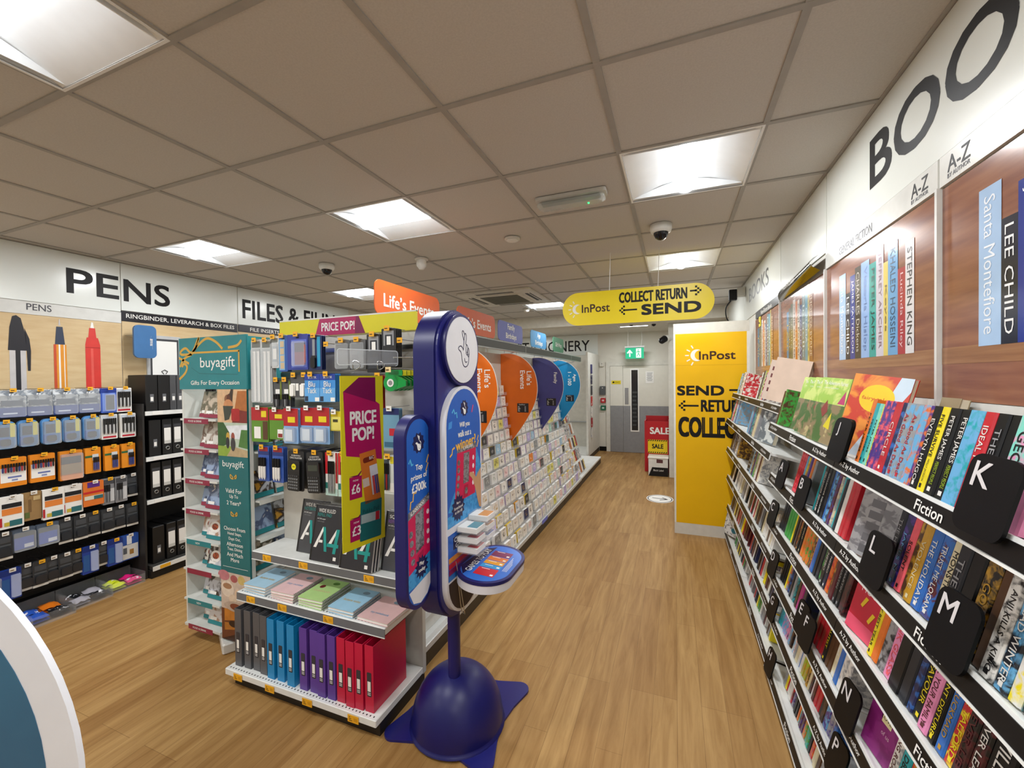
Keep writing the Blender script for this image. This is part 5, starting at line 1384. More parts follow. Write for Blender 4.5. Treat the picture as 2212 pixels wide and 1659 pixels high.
# plug and cable on the right-hand wall
o = tag(MB().bbox(.66, 5.33, 2.58, .744, 5.42, 2.68, mat('#b8b6b0', .5)).build('junction_box'), 'small grey box with black plug and hanging cable under the far books header', 'junction box')
b = MB(); b.bbox(.58, 5.33, 2.54, .66, 5.4, 2.66, BLACK); b.build('plug', o)
b = MB(); b.tube(spline([(.6, 5.36, 2.54), (.55, 5.37, 2.46), (.56, 5.38, 2.34), (.62, 5.38, 2.26), (.7, 5.38, 2.18)], 6), .007, BLACK, 6); b.build('cable', o)
# back wall door
DW = mat('#e2e0d4', .5, var=.02); DG = mat('#8f9092', .45)
o = MB().box(-1.365, YB - .05, .005, -1.085, YB - .012, 1.93, DW).build('door_1')
o['kind'] = 'structure'
df = frame((0, YB - .051, 0), '-y')
b = MB(df); b.rect(-1.365, .005, -1.085, 1.04, .001, DG, .001); b.build('kick_panel', o)
o = MB().box(-1.08, YB - .05, .005, -.13, YB - .012, 1.93, DW).build('door_2')
o['kind'] = 'structure'
b = MB(df); b.rect(-1.08, .005, -.13, 1.04, .001, DG, .001); b.build('kick_panel', o)
b = MB(df); b.rect(-.925, .47, -.74, 1.86, .012, PAPER, .012); wf = b.build('window_frame', o)
b = MB(df); b.rect(-.9, .5, -.765, 1.835, .014, mat('#26282a', .12), .002)
for k in range(9): b.rect(-.88, .6 + k * .09, -.8 + .01 * (k % 3), .64 + k * .09, .0143, mat('#3c4040', .3))
b.build('window_pane', wf)
b = MB(df); b.rect(-1.045, 1.075, -.965, 1.44, .004, mat('#a8a9aa', .3, .7), .004); b.build('push_plate', o)
for a in ((-1.44, 0, -1.37, 2.13), (-.13, 0, -.07, 2.13)):
    pass
b = MB(); b.box(-1.46, YB - .035, 0, -1.37, YB, 1.935, OFFW); b.box(-1.46, YB - .035, 1.935, -.05, YB, 2.03, OFFW); b.box(-.125, YB - .035, 0, -.05, YB, 1.935, OFFW); struct('trim_4', b)
def plaque(name, lab, cat, x0, z0, x1, z1, m, d=.004, y=None):
    return tag(MB(df).rect(x0, z0, x1, z1, .002 + d, m, d).build(name), lab, cat)
o = plaque('notice', 'white printed paper notice taped on the back door', 'notice', -.6, 1.54, -.43, 1.8, PAPER, .001)
b = MB(df)
for k in range(8): b.rect(-.575 + .01 * (k % 2), 1.76 - k * .024, -.455 - .01 * (k % 3), 1.77 - k * .024, .0036, mat('#8c8e94', .5))
b.build('printed_lines', o)
o = plaque('warning_sign', 'small yellow sign on the narrow left leaf of the back door', 'sign', -1.335, 1.525, -1.13, 1.605, mat('#e8d010', .4), .002)
b = MB(df); b.text('EXIT', -1.2, 1.565, .03, .0048, INK, wd=.09); b.poly([(-1.32, 1.56), (-1.29, 1.59), (-1.26, 1.565), (-1.29, 1.545)], .0048, .0048, INK); b.build('lettering', o)
# exit sign hanging before the door
ef = frame((-.805, 9.3, 0), '-y')
EG = mat('#18b080', .3, var=.02, emit=.35); EW = mat('#f4fbf6', .3, var=0, emit=.5)
t = thing('exit_sign', 'green running man emergency exit sign hanging in front of the back door', 'exit sign', (-.805, 9.3, 2.2))
b = MB(ef); b.rect(-.205, 2.31, .205, 2.345, .025, mat('#c9cbc8', .4), .05); b.build('housing', t)
b = MB(ef); b.rect(-.19, 2.075, .19, 2.31, .006, EG, .012); pn = b.build('lit_plate', t)
b = MB(ef); b.poly([(-.1, 2.27), (-.04, 2.2), (-.06, 2.185), (-.088, 2.215), (-.088, 2.115), (-.112, 2.115), (-.112, 2.215), (-.14, 2.185), (-.16, 2.2)], .0065, .0065, EW)
b.rect(.03, 2.095, .135, 2.29, .0065, EW)
b.poly(ell(.075, 2.26, .012, .014, 12), .007, .007, EG)
for p in ([(.075, 2.24), (.08, 2.19), (.07, 2.16), (.045, 2.12)], [(.08, 2.18), (.1, 2.155), (.1, 2.115)], [(.075, 2.235), (.05, 2.22), (.045, 2.195)], [(.078, 2.23), (.1, 2.215), (.115, 2.225)]): b.line(p, .015, .007, EG)
b.build('pictogram', pn)
b = MB(); b.tube([(-.67, 9.3, 2.345), (-.65, 9.3, 2.5), (-.66, 9.3, 2.67)], .005, WHITE, 6); b.build('cable', t)
b = MB(); b.tube([(-.94, 9.3, 2.345), (-.94, 9.3, 2.67)], .005, WHITE, 6); b.build('hanging_rod', t)
# alarm points by the door
for nm, lab, x0, z0, x1, z1, c, d, inner in (('alarm_sounder', 'white alarm box high beside the back door frame', -1.6, 1.93, -1.5, 2.03, '#d9d6cc', .05, None), ('card_reader', 'dark grey entry reader beside the back door frame', -1.6, 1.28, -1.48, 1.48, '#55585a', .04, None),
                               ('fire_call_point', 'red fire alarm call point beside the back door', -1.585, 1.1, -1.475, 1.21, '#b8222a', .04, '#e8c8c8'), ('door_release', 'green door release point below the red call point', -1.585, .93, -1.475, 1.04, '#1a6a4c', .04, '#c8dcd0')):
    M = frame((0, YB, 0), '-y')
    o = tag(MB(M).poly(rr(x0, z0, x1, z1, .012), .001, d, mat(c, .4)).build(nm), lab, 'wall fitting')
    b = MB(M)
    if inner: b.rect(x0 + .03, z0 + .035, x1 - .03, z1 - .035, d + .001, mat(inner, .4), .001)
    else: b.poly(ell((x0 + x1) / 2, z1 - .04, .012, .012, 12), d, d + .002, mat('#e8e8e4' if d < .05 else '#8c8a84', .3))
    b.build('face_plate', o)
# stationery wall unit with header
sf = frame((0, YB - .002, 0), '-y')
o = tag(MB(sf).rect(-4.4, 2.2, -1.64, 2.665, .005, HW, .004).build('header_sign'), 'white header reading STATIONERY on the far back wall', 'sign')
b = MB(sf); b.text('STATIONERY', -2.72, 2.42, .25, .0058, INK, wd=1.78, bold=.012); b.build('lettering', o)
t = thing('wall_bay', 'empty grey wall shelving bay under the far stationery header', 'shelving', (-2.5, 9.0, 0))
b = MB(); b.box(-3.4, 9.3, .1, -1.66, 9.36, 2.18, mat('#c4c1b6', .5)); b.build('back_panel', t)
b = MB(); b.box(-1.66, 8.3, .1, -1.62, 9.6, 2.19, mat('#d5d4cc', .5)); b.build('side_panel', t)
b = MB(); b.box(-3.4, 8.3, .09, -1.66, 9.3, .13, SHELF); b.build('base_shelf', t)
b = MB(); b.box(-3.4, 8.33, 0, -1.63, 9.6, .09, mat('#3c352b', .5)); b.build('plinth', t)
b = MB(); b.box(-3.4, 9.25, .68, -1.66, 9.3, .7, GREYM); b.build('mid_rail', t)
b = MB(frame((-1.72, 9.24, 1.56), '-y')); b.rect(-.07, -.09, .06, .09, .0, mat('#1c1c1e', .4), .004); b.text('25', -.005, 0, .11, .001, PAPER, wd=.09, bold=.03); b.build('number_ticket', t)
for k in range(7):
    c = ['#2c2a6c', '#24224c', '#3a3a3c', '#c8302c', '#e8e4de', '#a82830', '#d9d6d0'][k]
    o = MB(frame((-1.615, 8.62, 1.95 - k * .22), '+x')).poly(rr(-.05, -.19, .05, 0, .01), 0, .02, art(c, '#e6e4e0' if k % 2 else '#7a78a0', None, 24, .62, .4, .05, k)).build('clip_strip_pack')
    tag(o, f'small pack on the hanging clip strip at the far bay side, {nth(k)} from the top', 'pack', 'packs on the far clip strip')
# sale bin and carton
t = thing('sale_bin', 'red cardboard sale bin with yellow striped sale card by the back door', 'sale bin', (-.3, 7.95, 0))
SR = mat('#b81420', .45)
for a in ((-.51, 7.75, .0, -.495, 8.15, .9), (-.12, 7.92, 0, -.105, 8.15, .9), (-.51, 8.135, 0, -.105, 8.15, .96)): MB().box(*a, SR).build('side_panel', t)
b = MB(); b.box(-.51, 7.745, 0, -.105, 7.757, .895, SR); fp = b.build('front_panel', t)
b = MB(); b.box(-.495, 7.757, .7, -.12, 8.135, .71, mat('#5a0c14', .6)); b.build('inner_tray', t)
f = frame((0, 7.744, 0), '-y')
b = MB(f); b.rect(-.455, .33, -.13, .57, .001, mat('#e8c818', .4), .001); cdp = b.build('sale_card', fp)
b = MB(f)
for k in range(9):
    for zz in (.545, .335): b.poly([(-.455 + k * .036, zz), (-.435 + k * .036, zz), (-.422 + k * .036, zz + .022), (-.442 + k * .036, zz + .022)], .0016, .0016, INK)
b.text('SALE', -.292, .455, .08, .0018, INK, wd=.19, bold=.05); b.build('lettering', cdp)
b = MB(f); b.text('SALE', -.255, .73, .12, .0012, PAPER, wd=.33, bold=.05); b.build('lettering', fp)
t = thing('carton', 'white and black storage carton on the floor before the sale bin', 'carton', (-.28, 7.5, 0))
b = MB(); b.box(-.43, 7.42, 0.001, -.12, 7.7 + .02, .3, mat('#e0dfda', .5)); cb = b.build('box_body', t)
f = frame((0, 7.419, 0), '-y'); b = MB(f); b.poly([(-.43, .001), (-.12, .001), (-.12, .15), (-.37, .15)], .0006, .0006, INK); b.text('Black Label', -.27, .1, .03, .0012, PAPER, wd=.16); b.poly([(-.3, .225), (-.2, .225), (-.2, .28), (-.3, .29)], .0008, .0008, mat('#5a3034', .5)); b.build('printed_label', cb)
b = MB(); b.box(-.44, 7.41, .3, -.11, 7.73, .315, mat('#eceae4', .5)); b.build('lid', t)
# floor sticker
M = frame((-.205, 6.05, .001), 'up')
o = tag(MB(M).poly(ell(0, 0, .175, .2, 36), 0, .0015, PAPER).build('floor_sticker'), 'round white one-way arrow sticker on the aisle floor by the yellow poster', 'floor sticker')
b = MB(M); b.line(ell(0, 0, .155, .178, 36) + [(.155, 0)], .012, .0022, INK); b.line([(-.1, .02), (.09, -.01)], .02, .0022, INK); b.line([(.03, .06), (.1, -.012), (.0, -.07)], .02, .0022, INK); b.build('arrow_print', o)
# big round promotional board close on the entrance side
a = .373
fx, fy = -math.sin(a), math.cos(a)
M = frame((-1.598, .237, .892), a)
t = thing('promo_disc', 'large round white rimmed blue display board at the entrance, cut off by the frame', 'display board', (-1.58, .245, 0))
b = MB(M); b.poly(ell(0, 0, .55, .55, 64), -.012, 0, mat('#eef1f8', .4, var=.02), None, True); b.build('white_rim', t)
b = MB(M); b.poly(ell(0, -.0, .486, .486, 64), .0002, .001, art('#2c5f82', '#3a7496', None, 5, .5, .45, .2)); b.build('blue_face', t)
b = MB(); b.box(-1.62, .26, 0.0, -1.54, .3, .5, GREYM); b.build('stand_post', t)
b = MB(); b.box(-1.75, .12, 0.0, -1.4, .45, .012, GREYM); b.build('stand_foot', t)

# ---------------------------------------------------------------- right wall: headers, murals
RF = frame((XR - .001, 0, 0), '-x')       # local x = -world y
BY = [.55, 1.645, 2.66, 3.68, 4.76]
def rb(name, lab, y0, y1, z0, z1, m, t=.006, cat='sign', grp=None):
    return tag(MB(RF).rect(-y1, z0, -y0, z1, t, m, t).build(name), lab, cat, grp)
HB = mat('#e4e7e0', .25, var=.02, scale=3)
o = rb('header_sign', 'huge white header reading BOOKS over the two nearer book bays', .4, 2.655, 2.328, ZC - .004, HB)
lettering(RF, o, [('BOOKS', -1.525, 2.53, .2, INK, .03, dict(wd=1.22))])
o = rb('header_sign', 'blank white header between the two books headers', 2.665, 3.675, 2.328, ZC - .004, HB)
o = rb('header_sign', 'smaller white header reading BOOKS beyond the blank one, above the yellow poster', 3.685, 5.45, 2.3, ZC - .004, HB)
lettering(RF, o, [('BOOKS', -4.62, 2.535, .15, mat('#5c5e5c', .4, var=0), .008, dict(wd=1.0))])
rb('wall_board', 'plain white wall board past the second books header', 5.46, 6.98, 2.1, ZC - .004, HB)
ST = mat('#dcdcd6', .25)
o = rb('header_strip', 'white strip about general fiction, A to Z by author, over the second bay', 1.65, 2.655, 2.234, 2.322, ST, .012)
lettering(RF, o, [('GENERAL FICTION', -2.28, 2.272, .038, mat('#4a4a50', .4, var=0), .006, dict(wd=.36)), ('A-Z', -1.75, 2.285, .045, INK, .006, dict(wd=.1)), ('BY AUTHOR', -1.75, 2.252, .013, mat('#5a5a60', .5), .004, dict(wd=.1))], .0125)
o = rb('header_strip', 'white strip about fiction, A to Z by author, over the nearest bay', .4, 1.64, 2.234, 2.322, ST, .012)
lettering(RF, o, [('A-Z', -1.55, 2.285, .045, INK, .006, dict(wd=.1)), ('BY AUTHOR', -1.55, 2.252, .013, mat('#5a5a60', .5), .004, dict(wd=.1)), ('GENERAL FICTION', -1.12, 2.272, .038, mat('#8a8a90', .4, var=0), .006, dict(wd=.36))], .0125)
# curling glossy black strip and flat black strip over the nonfiction bays
def curl():
    b = MB(RF); vs = []; fs = []
    for k in range(21):
        u = k / 20
        for q in range(5):
            v = q / 4
            bend = .05 * math.sin(PI * v) * (.3 + .7 * u) + .02 * u
            vs.append((-3.675 + 1.01 * u, 2.235 + .09 * v, .012 + bend))
    for k in range(20):
        for q in range(4): fs.append((k * 5 + q, k * 5 + 5 + q, k * 5 + 6 + q, k * 5 + 1 + q))
    b.add(vs, fs, mat('#161412', .12), True)
    return b.build('header_strip')
o = tag(curl(), 'curling glossy black strip about non-fiction under the blank header', 'sign')
lettering(RF, o, [('Non-Fiction', -3.2, 2.275, .034, PAPER, .0, dict(wd=.3))], .066)
o = rb('header_strip', 'flat black strip about non-fiction books beside the yellow poster', 3.69, 4.7, 2.231, 2.298, mat('#1b1a1a', .3), .012)
lettering(RF, o, [('Non-Fiction Books', -4.2, 2.26, .038, PAPER, .0, dict(wd=.46))], .0125)
MW = grainy('#7d4f42', '#9c6c52', 'printed_mahogany', 2, 1.5, 16, .2)
MS = grainy('#8a5f42', '#a87c58', 'printed_shelf_edge', 2, 1.5, 30, .2)
MBK = [('#a9c6e6', .081, .4, 'Santa Montefiore', '#e8eef4', 2.475), ('#1f2130', .054, .3, 'LEE CHILD', '#f2f2f0', 2.394), ('#27378a', .054, .37, 'JAMES PATTERSON', '#f0f0f4', 2.34), ('#3a3026', .065, .395, 'CHARLES Dickens', '#c8c0b0', 2.286), ('#8fb0de', .081, .4, 'Victoria Hislop', '#5a7cb0', 2.221),
       ('#2f9c94', .063, .375, 'PETER JAMES', '#10302e', 2.14), ('#c9c2cc', .063, .425, 'JEFFREY ARCHER', '#8f6a78', 2.077), ('#d9c468', .036, .35, 'Keyes', '#7a6430', 2.014), ('#6aa0cc', .074, .41, 'KHALED HOSSEINI', '#30506c', 1.978), ('#a8343c', .053, .3, 'Lucinda Riley', '#e0b8bc', 1.904), ('#d9d6d6', .057, .38, 'STEPHEN KING', '#2c2c30', 1.851)]
MNF = [('#4c86b0', .05, .36, 'I Am', '#d8c03c'), ('#5a5c50', .05, .38, 'HEART', '#b8b49c'), ('#6c705c', .05, .4, 'Nature', '#d0ccb0'), ('#dcd4cc', .055, .42, 'JAMIE OLIVER', '#5c3c30'), ('#c8703c', .045, .4, 'Food', '#f0d8c0'), ('#d8d2c8', .045, .4, 'Paul Foster', '#3c3a38'), ('#3c4c80', .05, .36, 'ADAM KAY', '#c0c8e0'), ('#6a8488', .06, .44, 'Michelle', '#c8d8d8'), ('#5c9ab0', .045, .43, 'OBAMA', '#e0ecf0'), ('#cdbc74', .03, .46, 'Hitchens', '#6a5c30'), ('#8a5a3c', .06, .42, 'RHONDA BYRNE', '#e0c8a8')]
MUR = [(.4, 1.638, [(c, w_, h_, t_, k, y - 1.0) for c, w_, h_, t_, k, y in MBK], 1.755, 'mural of printed author spines over the nearest fiction bay'), (1.652, 2.655, MBK, 1.755, 'mural of eleven printed author spines over the second fiction bay'),
       (2.667, 3.672, None, 1.766, 'mural of printed non-fiction spines over the bay after fiction'), (3.688, 4.75, None, 1.77, 'mural of printed non-fiction spines beside the yellow poster')]
for y0, y1, bk, zs, lab in MUR:
    o = rb('book_mural', lab, y0, y1, 1.602, 2.228, MW, .006, 'poster')
    b = MB(RF); b.rect(-y1, zs - .048, -y0, zs, .0066, MS); b.build('printed_ledge', o)
    if bk is None:
        y = 3.5 if y0 < 3 else 4.62
        bk = []
        for c, w_, h_, t_, k in MNF:
            w2 = w_ * 1.12 if y0 < 3 else w_ * 1.25
            bk.append((c, w2, h_, t_, k, y)); y -= w2
    b = MB(RF); tb = MB(RF)
    for c, w_, h_, t_, k, y in bk:
        if y > y1 or y - w_ < y0: continue
        b.rect(-y, zs - .005, -y + w_, zs + h_, .0072, mat(c, .22, var=.04))
        tb.text(t_, -y + w_ / 2, zs + h_ * .5, w_ * (.5 if len(t_) > 12 else .55), .0078, mat(k, .3, var=0), rot=-PI / 2, maxw=h_ * .9, wd=h_ * (.88 if len(t_) > 6 else .5))
    b.build('printed_spines', o); tb.build('lettering', o)
for y in (1.645, 2.66, 3.68):
    b = MB(); b.box(XR - .02, y - .006, 1.5, XR - .002, y + .006, 2.235, mat('#d9d9d4', .3)); o = b.build('cover_strip'); tag(o, f'thin white upright strip between wall murals, {nth([1.645, 2.66, 3.68].index(y))} from the entrance', 'strip')
b = MB(frame((XR - .012, 4.5, 2.19), '-x')); b.rect(-.045, -.05, .045, .05, 0, mat('#e8d818', .4), .002); o = b.build('warning_sign'); tag(o, 'small yellow sticker at the top of the mural beside the yellow poster', 'sign'); q = MB(frame((XR - .0135, 4.5, 2.19), '-x')); q.text('CCTV', .01, .02, .02, .002, INK, wd=.05); q.poly([(-.035, -.02), (-.01, -.0), (.03, -.03)], .002, .002, INK); q.build('lettering', o)

# ---------------------------------------------------------------- book bays
LEANB = .25
def shelfz(): return [1.415, 1.135, .875, .60, .35, .085]
FASC = mat('#0f0e0e', .4, spec=.25)
BN = {0: 'nearest fiction bay', 1: 'second fiction bay', 2: 'first non-fiction bay', 3: 'far non-fiction bay'}
SN = ['top', 'second', 'third', 'fourth', 'fifth', 'bottom']
def bay(n, y0, y1, zs, xf):
    t = thing('book_shelving', f'white sloping book shelves of the {BN[n]} on the right-hand wall', 'book shelving', (XR, (y0 + y1) / 2, 0), 0, 'book shelving bays')
    b = MB(); b.box(XR - .01, y0 + .003, 0, XR - .002, y1 - .003, 1.6, mat('#d5d5d0', .5)); b.build('back_panel', t)
    for y in (y0 + .002, y1 - .006):
        b = MB(); b.box(XR - .03, y, 0, XR - .01, y + .004, 1.6, WHITE); b.build('upright', t)
    b = MB(); b.box(.52, y0 + .004, 0, XR - .03, y1 - .004, .03, mat('#2a2622', .5)); b.build('plinth', t)
    for i, z in enumerate(zs):
        x = xf[i] - (.025 if i == 5 and n < 2 else 0)
        M = Matrix.Translation((x, 0, z)) @ Matrix.Rotation(LEANB, 4, 'Y')
        b = MB(M); b.box(0, y0 + .004, -.014, XR - .04 - x, y1 - .004, -.002, SHELF); s_ = b.build('shelf', t)
        b = MB(M); b.box(-.006, y0 + .002, -.044, .0, y1 - .002, .006, SHELF); b.build('front_lip', s_)
        b = MB(M); b.box(-.008, y0 + .002, -.04, -.006, y1 - .002, -.002, FASC); b.box(-.0095, y0 + .002, -.046, -.006, y1 - .002, -.041, WHITE); e = b.build('label_strip', s_)
        R = M @ frame((-.0085, 0, -.021), '-x')
        b = MB(R)
        b.text('A-Z by Author', -y0 - .16, 0, .02, .0004, PAPER, wd=.15, bold=.01)
        b.text('A-Z by Author', -y1 + .12, 0, .02, .0004, PAPER, wd=.15, bold=.01) if n < 2 else None
        b.text('Fiction' if n < 2 else 'Non-Fiction', -(y0 + y1) / 2 - .01, 0, .024, .0004, PAPER, wd=.1, bold=.02)
        b.build('lettering', e)
    return t
Z6 = shelfz()
bay(0, .55, 1.655, Z6, [.5] * 6)
bay(1, 1.655, 2.685, Z6, [.5] * 6)
ZN = [1.505, 1.245, .955, .67, .365, .1]
bay(2, 2.69, 3.705, ZN, [.555, .5, .5, .5, .5, .48])
bay(3, 3.705, 4.76, ZN, [.555, .5, .5, .5, .5, .48])

PALX = dict(K=('black', '#0f1012'), D=('dark grey', '#26282e'), W=('white', '#e4e1da'), C=('cream', '#dccfa8'), R=('red', '#bf1f2c'), M=('maroon', '#561a22'), O=('orange', '#e0701c'), Y=('yellow', '#ecd81c'), G=('green', '#3c9a3c'), L=('lime', '#a0ba1c'), T=('turquoise', '#19a4ac'), Q=('mint', '#7fd2c0'),
            B=('blue', '#2a68b8'), S=('sky blue', '#68acd8'), N=('navy', '#1c224c'), V=('violet', '#4c3084'), P=('pink', '#e48ab4'), H=('coral', '#ee5c68'), U=('brown', '#54361f'), E=('grey', '#98989a'), A=('gold', '#c4942a'), F=('magenta', '#b0207c'))
def cover_mat(c1, c3):
    if c1 == c3:
        return mat(PALX[c1][1], .32, var=.1, scale=40, spec=.3 if c1 in 'KDNUM' else .5)
    return art(PALX[c1][1], PALX[c3][1], None, 48, .54, .3, .08, ord(c1) + ord(c3))
BK = {}
def book(c1, c3, tc, th, title, h=.197, d=.128):
    key = (c1, c3, tc, th, title, h)
    if key in BK:
        return BK[key], True
    m = cover_mat(c1, c1 if '/' in title else c3)
    tm = mat(PALX[tc][1], .35, var=0)
    b = MB()
    w2 = th / 2
    prof = [(d, -w2), (.003, -w2), (0, -w2 + .003), (0, w2 - .003), (.003, w2), (d, w2)]
    inn = [(d, w2 - .0012), (.004, w2 - .0012), (.004, -w2 + .0012), (d, -w2 + .0012)]
    b.poly(prof + inn, 0, h, m)
    f = frame((-.0006, 0, 0), '-x') @ Matrix.Rotation(-PI / 2, 4, 'Z')     # reads down the spine
    if title:
        parts = title.split('/')
        if len(parts) == 1:
            b.M = f; b.text(title, -h * .47, 0, th * .5, 0, tm, maxw=h * .78, wd=min(h * .78, len(title) * th * .5) if len(title) > 3 else None, bold=.008)
        else:
            b.M = f; b.text(parts[0], -h * .66, 0, th * .5, 0, tm, wd=h * .5, bold=.012); b.text(parts[1], -h * .25, 0, th * .34, 0, tm if c3 == c1 else mat(PALX[c3][1], .35, var=0), wd=h * .26)
        b.rect(-.018, -th * .16, -.008, th * .16, 0, tm)
    o = b.build('paperback')
    q = MB(); q.box(.0045, -w2 + .0014, .002, d - .002, w2 - .0014, h - .002, mat('#d8cdb4', .8, var=.05, scale=200)); q.build('page_block', o)
    BK[key] = tree(o)
    return o, False
def put(o, was, x, y, z, lab, grp, yaw=0.0, lean=LEANB, roll=0.0):
    rot = Matrix.Rotation(lean, 4, 'Y') @ Matrix.Rotation(yaw, 4, 'Z') @ Matrix.Rotation(roll, 4, 'X')
    e = rot.to_euler()
    if was:
        return dup(o, (x, y, z), e, lab, grp)
    o.location = (x, y, z); o.rotation_euler = e
    return tag(o, lab, 'book', grp)
def row(n, s, y, spec, x=None, ymin=-9):
    """fill a shelf from y towards the entrance; tokens: cover, accent, lettering colour, thickness in mm, title, *count; _mm leaves a gap"""
    z = Z6[s] if n < 2 else ZN[s]
    xx = (.5 if x is None else x) + .012
    i = 0
    for tok in spec.split('|'):
        rep = 1
        if tok[0] == '_':
            y -= int(tok[1:]) / 1000; continue
        if '*' in tok:
            tok, r = tok.split('*'); rep = int(r)
        c1, c3, tc, th, ti = tok[0], tok[1], tok[2], int(tok[3:5]) / 1000, tok[5:]
        for k in range(rep):
            if y - th < ymin: return y
            h = .197 if th > .02 else .186
            o, was = book(c1, c3, tc, th, ti, h if n < 2 else h + .02)
            nm = PALX[c1][0] if c1 == c3 else PALX[c1][0] + ' and ' + PALX[c3][0]
            lab = f'{nm} paperback, {nth(i)} from far end of {SN[s]} shelf, {BN[n]}'
            sx = .002 * ((i * 5) % 4)
            put(o, was, xx + sx * math.cos(LEANB), y - th / 2, z - sx * math.sin(LEANB) - .0005, lab, f'paperbacks on the {SN[s]} shelf of the {BN[n]}')
            y -= th + .0006
            i += 1
    return y
def faceout(name, x, y, z, wd, h, th, m, lab, paint=None, yaw=0.0, lean=LEANB, grp='books shown face out'):
    """book turned so that its cover looks into the aisle"""
    M = Matrix.Translation((x, y, z)) @ Matrix.Rotation(lean, 4, 'Y') @ Matrix.Rotation(yaw, 4, 'Z') @ frame((0, 0, 0), '-x')
    b = MB(M); b.rect(-wd / 2, 0, wd / 2, h, 0, m, .0015); b.rect(-wd / 2, 0, wd / 2, h, -th + .0015, m, .0015); b.rect(-wd / 2, 0, -wd / 2 + .0015, h, -.001, m, th - .002)
    o = tag(b.build(name), lab, 'book', grp)
    b = MB(M); b.rect(-wd / 2 + .002, .002, wd / 2 - .002, h - .002, -.0015, mat('#d8cdb4', .8), th - .003); b.build('page_block', o)
    if paint:
        b = MB(M); paint(b, wd, h); b.build('cover_print', o)
    return o
# nearest bay ---------------------------------------------------------------
row(0, 0, 1.575, 'OOK22PETER JAMES|TTK18PETER JAMES|QQK18PETER JAMES|YYK20PETER JAMES|VHW25*2|RRW32CIRCLE|NBA34|ESR33As Good As Dead*2|SOY26|VOC26|KKW27EVELYN HUGO|YYK24FIVE SURVIVE/HOLLY JACKSON|KLW35PETER JAMES/PERFECT PEOPLE|KLW38PETER JAMES/PERFECT PEOPLE|STN40|RRW30IDEAL HUSBAND|KKE30THE ISLAND|KKW30|QPK40GEORGINA|PPW30', None, .62)
row(0, 1, 1.4, 'DDE28THE HUSTORY|NVS30JAMES N|HHK26SOLENT|UAK28|AAC30VIOLENCE|BBW34THE HOLIDAY|BMW34TRUST ME LOGAN|CCK30MONSTRESS TV|DDE36THE FALL|KKE38|KAA38GOLDEN|UUE28|WKK34ANJI KILLS A KING|DSW30DEAD WINTER|WYB26|KTT34THE NIGHT SHE|KAA34FILTHY RICH|KKW24we were liars|DGE20|KKW30LIGHTS & SHADOW|NKE38FAITHOM IV SHOULD BE|NRW50SWEET VALLEY*2|KMW40YOU|KKE40', None, .6)
row(0, 2, 1.49, 'YYK22MY BEST YEAR|OOY30|EDC34|PPH40PINK GLASS|KKD48|DDE36|NBW22|KKY34FAVOUR|PPM34KILL YOUR FAMILY|KKY26DONT DISTURB|BBA28CUCKMAID|RYY32LEE TALFORD|KMM30NEVER LIE|KMW32NEVER LEAVE|KKW54WILLIAMS|DDE50DAY OF KAI|KMM32WILL IT|KNW50PLACE DAWNING|TTS60|KKR30|EEK30', None, .72)
row(0, 3, 1.38, 'WEM30LONG ROAD|TTK36DBS|ORA40DAY|RRO40RUST|CCU32|ENW40|KKA30|BBW34|WWR30|PPK30|GGK30|KKE40*2|RRW30', None, .85)
row(0, 4, 1.57, 'KTE40|TSW30|KKW34|DEW34|NNR36|UUA30|GGW30|KKW30|RRY30|WWK30|BBW30|KKE30', None, 1.05)
# second bay ----------------------------------------------------------------
row(1, 0, 2.66, 'UUE20|GUE24', None, 1.665)
row(1, 1, 2.32, 'RHW22*3|BBW20|SSW16|AYK18|VVP24*2|OAK22|EED20|_85|TTW10|KKW26CALLANDER SQUARE*3|KDE24|BBW30|SNW20|MVW26|ECD20|TTN26|DDR20|WWR24|RRW26*3|WEK28*2|LLG32*2|DDE30|TTK12|_20|EDW50', None, 1.665)
row(1, 2, 2.58, 'DKE28*3|EDK24|GGL28*4|YYG12|KKU26|UKE26|UOK26|KKA26COLUMBO|KKC26COLD|OAG28*2|OGA30*2|UAK24|PPW20|BBS30|KKE30|DDG28|KGE28|KDW28NESBO|KNW26NESBO|ORK26|UAO26|MMK28|KKE26MARTIN*2|KMW26|MKE26', None, 1.665)
row(1, 3, 2.57, 'KKW26|KKE26*2|WWE18|YYK14|EOK16|NBW24*2|DDE24|EEW22|TDE26|KKE24|UKK24|FFH42|DNE34|_60|_90|EWD30|RRM28*4|KKY28AUTIST|UUC26*2|CWU40|BBW30|WEK30|WEG30', None, 1.665)
row(1, 4, 2.61, 'TSG26*2|SPN22*4|PNV24*2|ESW24|UDA22|_20|WSE22|WHS20|EEW22|CCE30|WWE20|BBN24|WWB22|LAG26*2|UUA20|AUK20|CCU16|DMW22|WPE24|MUK24|RRH26*2|KKU30|UKA28|VSB36|EVW24*2|BNW24', None, 1.665)
row(1, 5, 2.5, 'EEW26|YYE20|RRU10|WWE34*2|MRK18|VEW22|KKW22*3|OOR18|TQW22|MVE24*2|OGU30|GTE26*2|KKW24|ROC26|CCY24*2|UUK30|EKW30*2|GEU30*2|BEW30*2', None, 1.665)
FT = [lambda b, w, h: None]
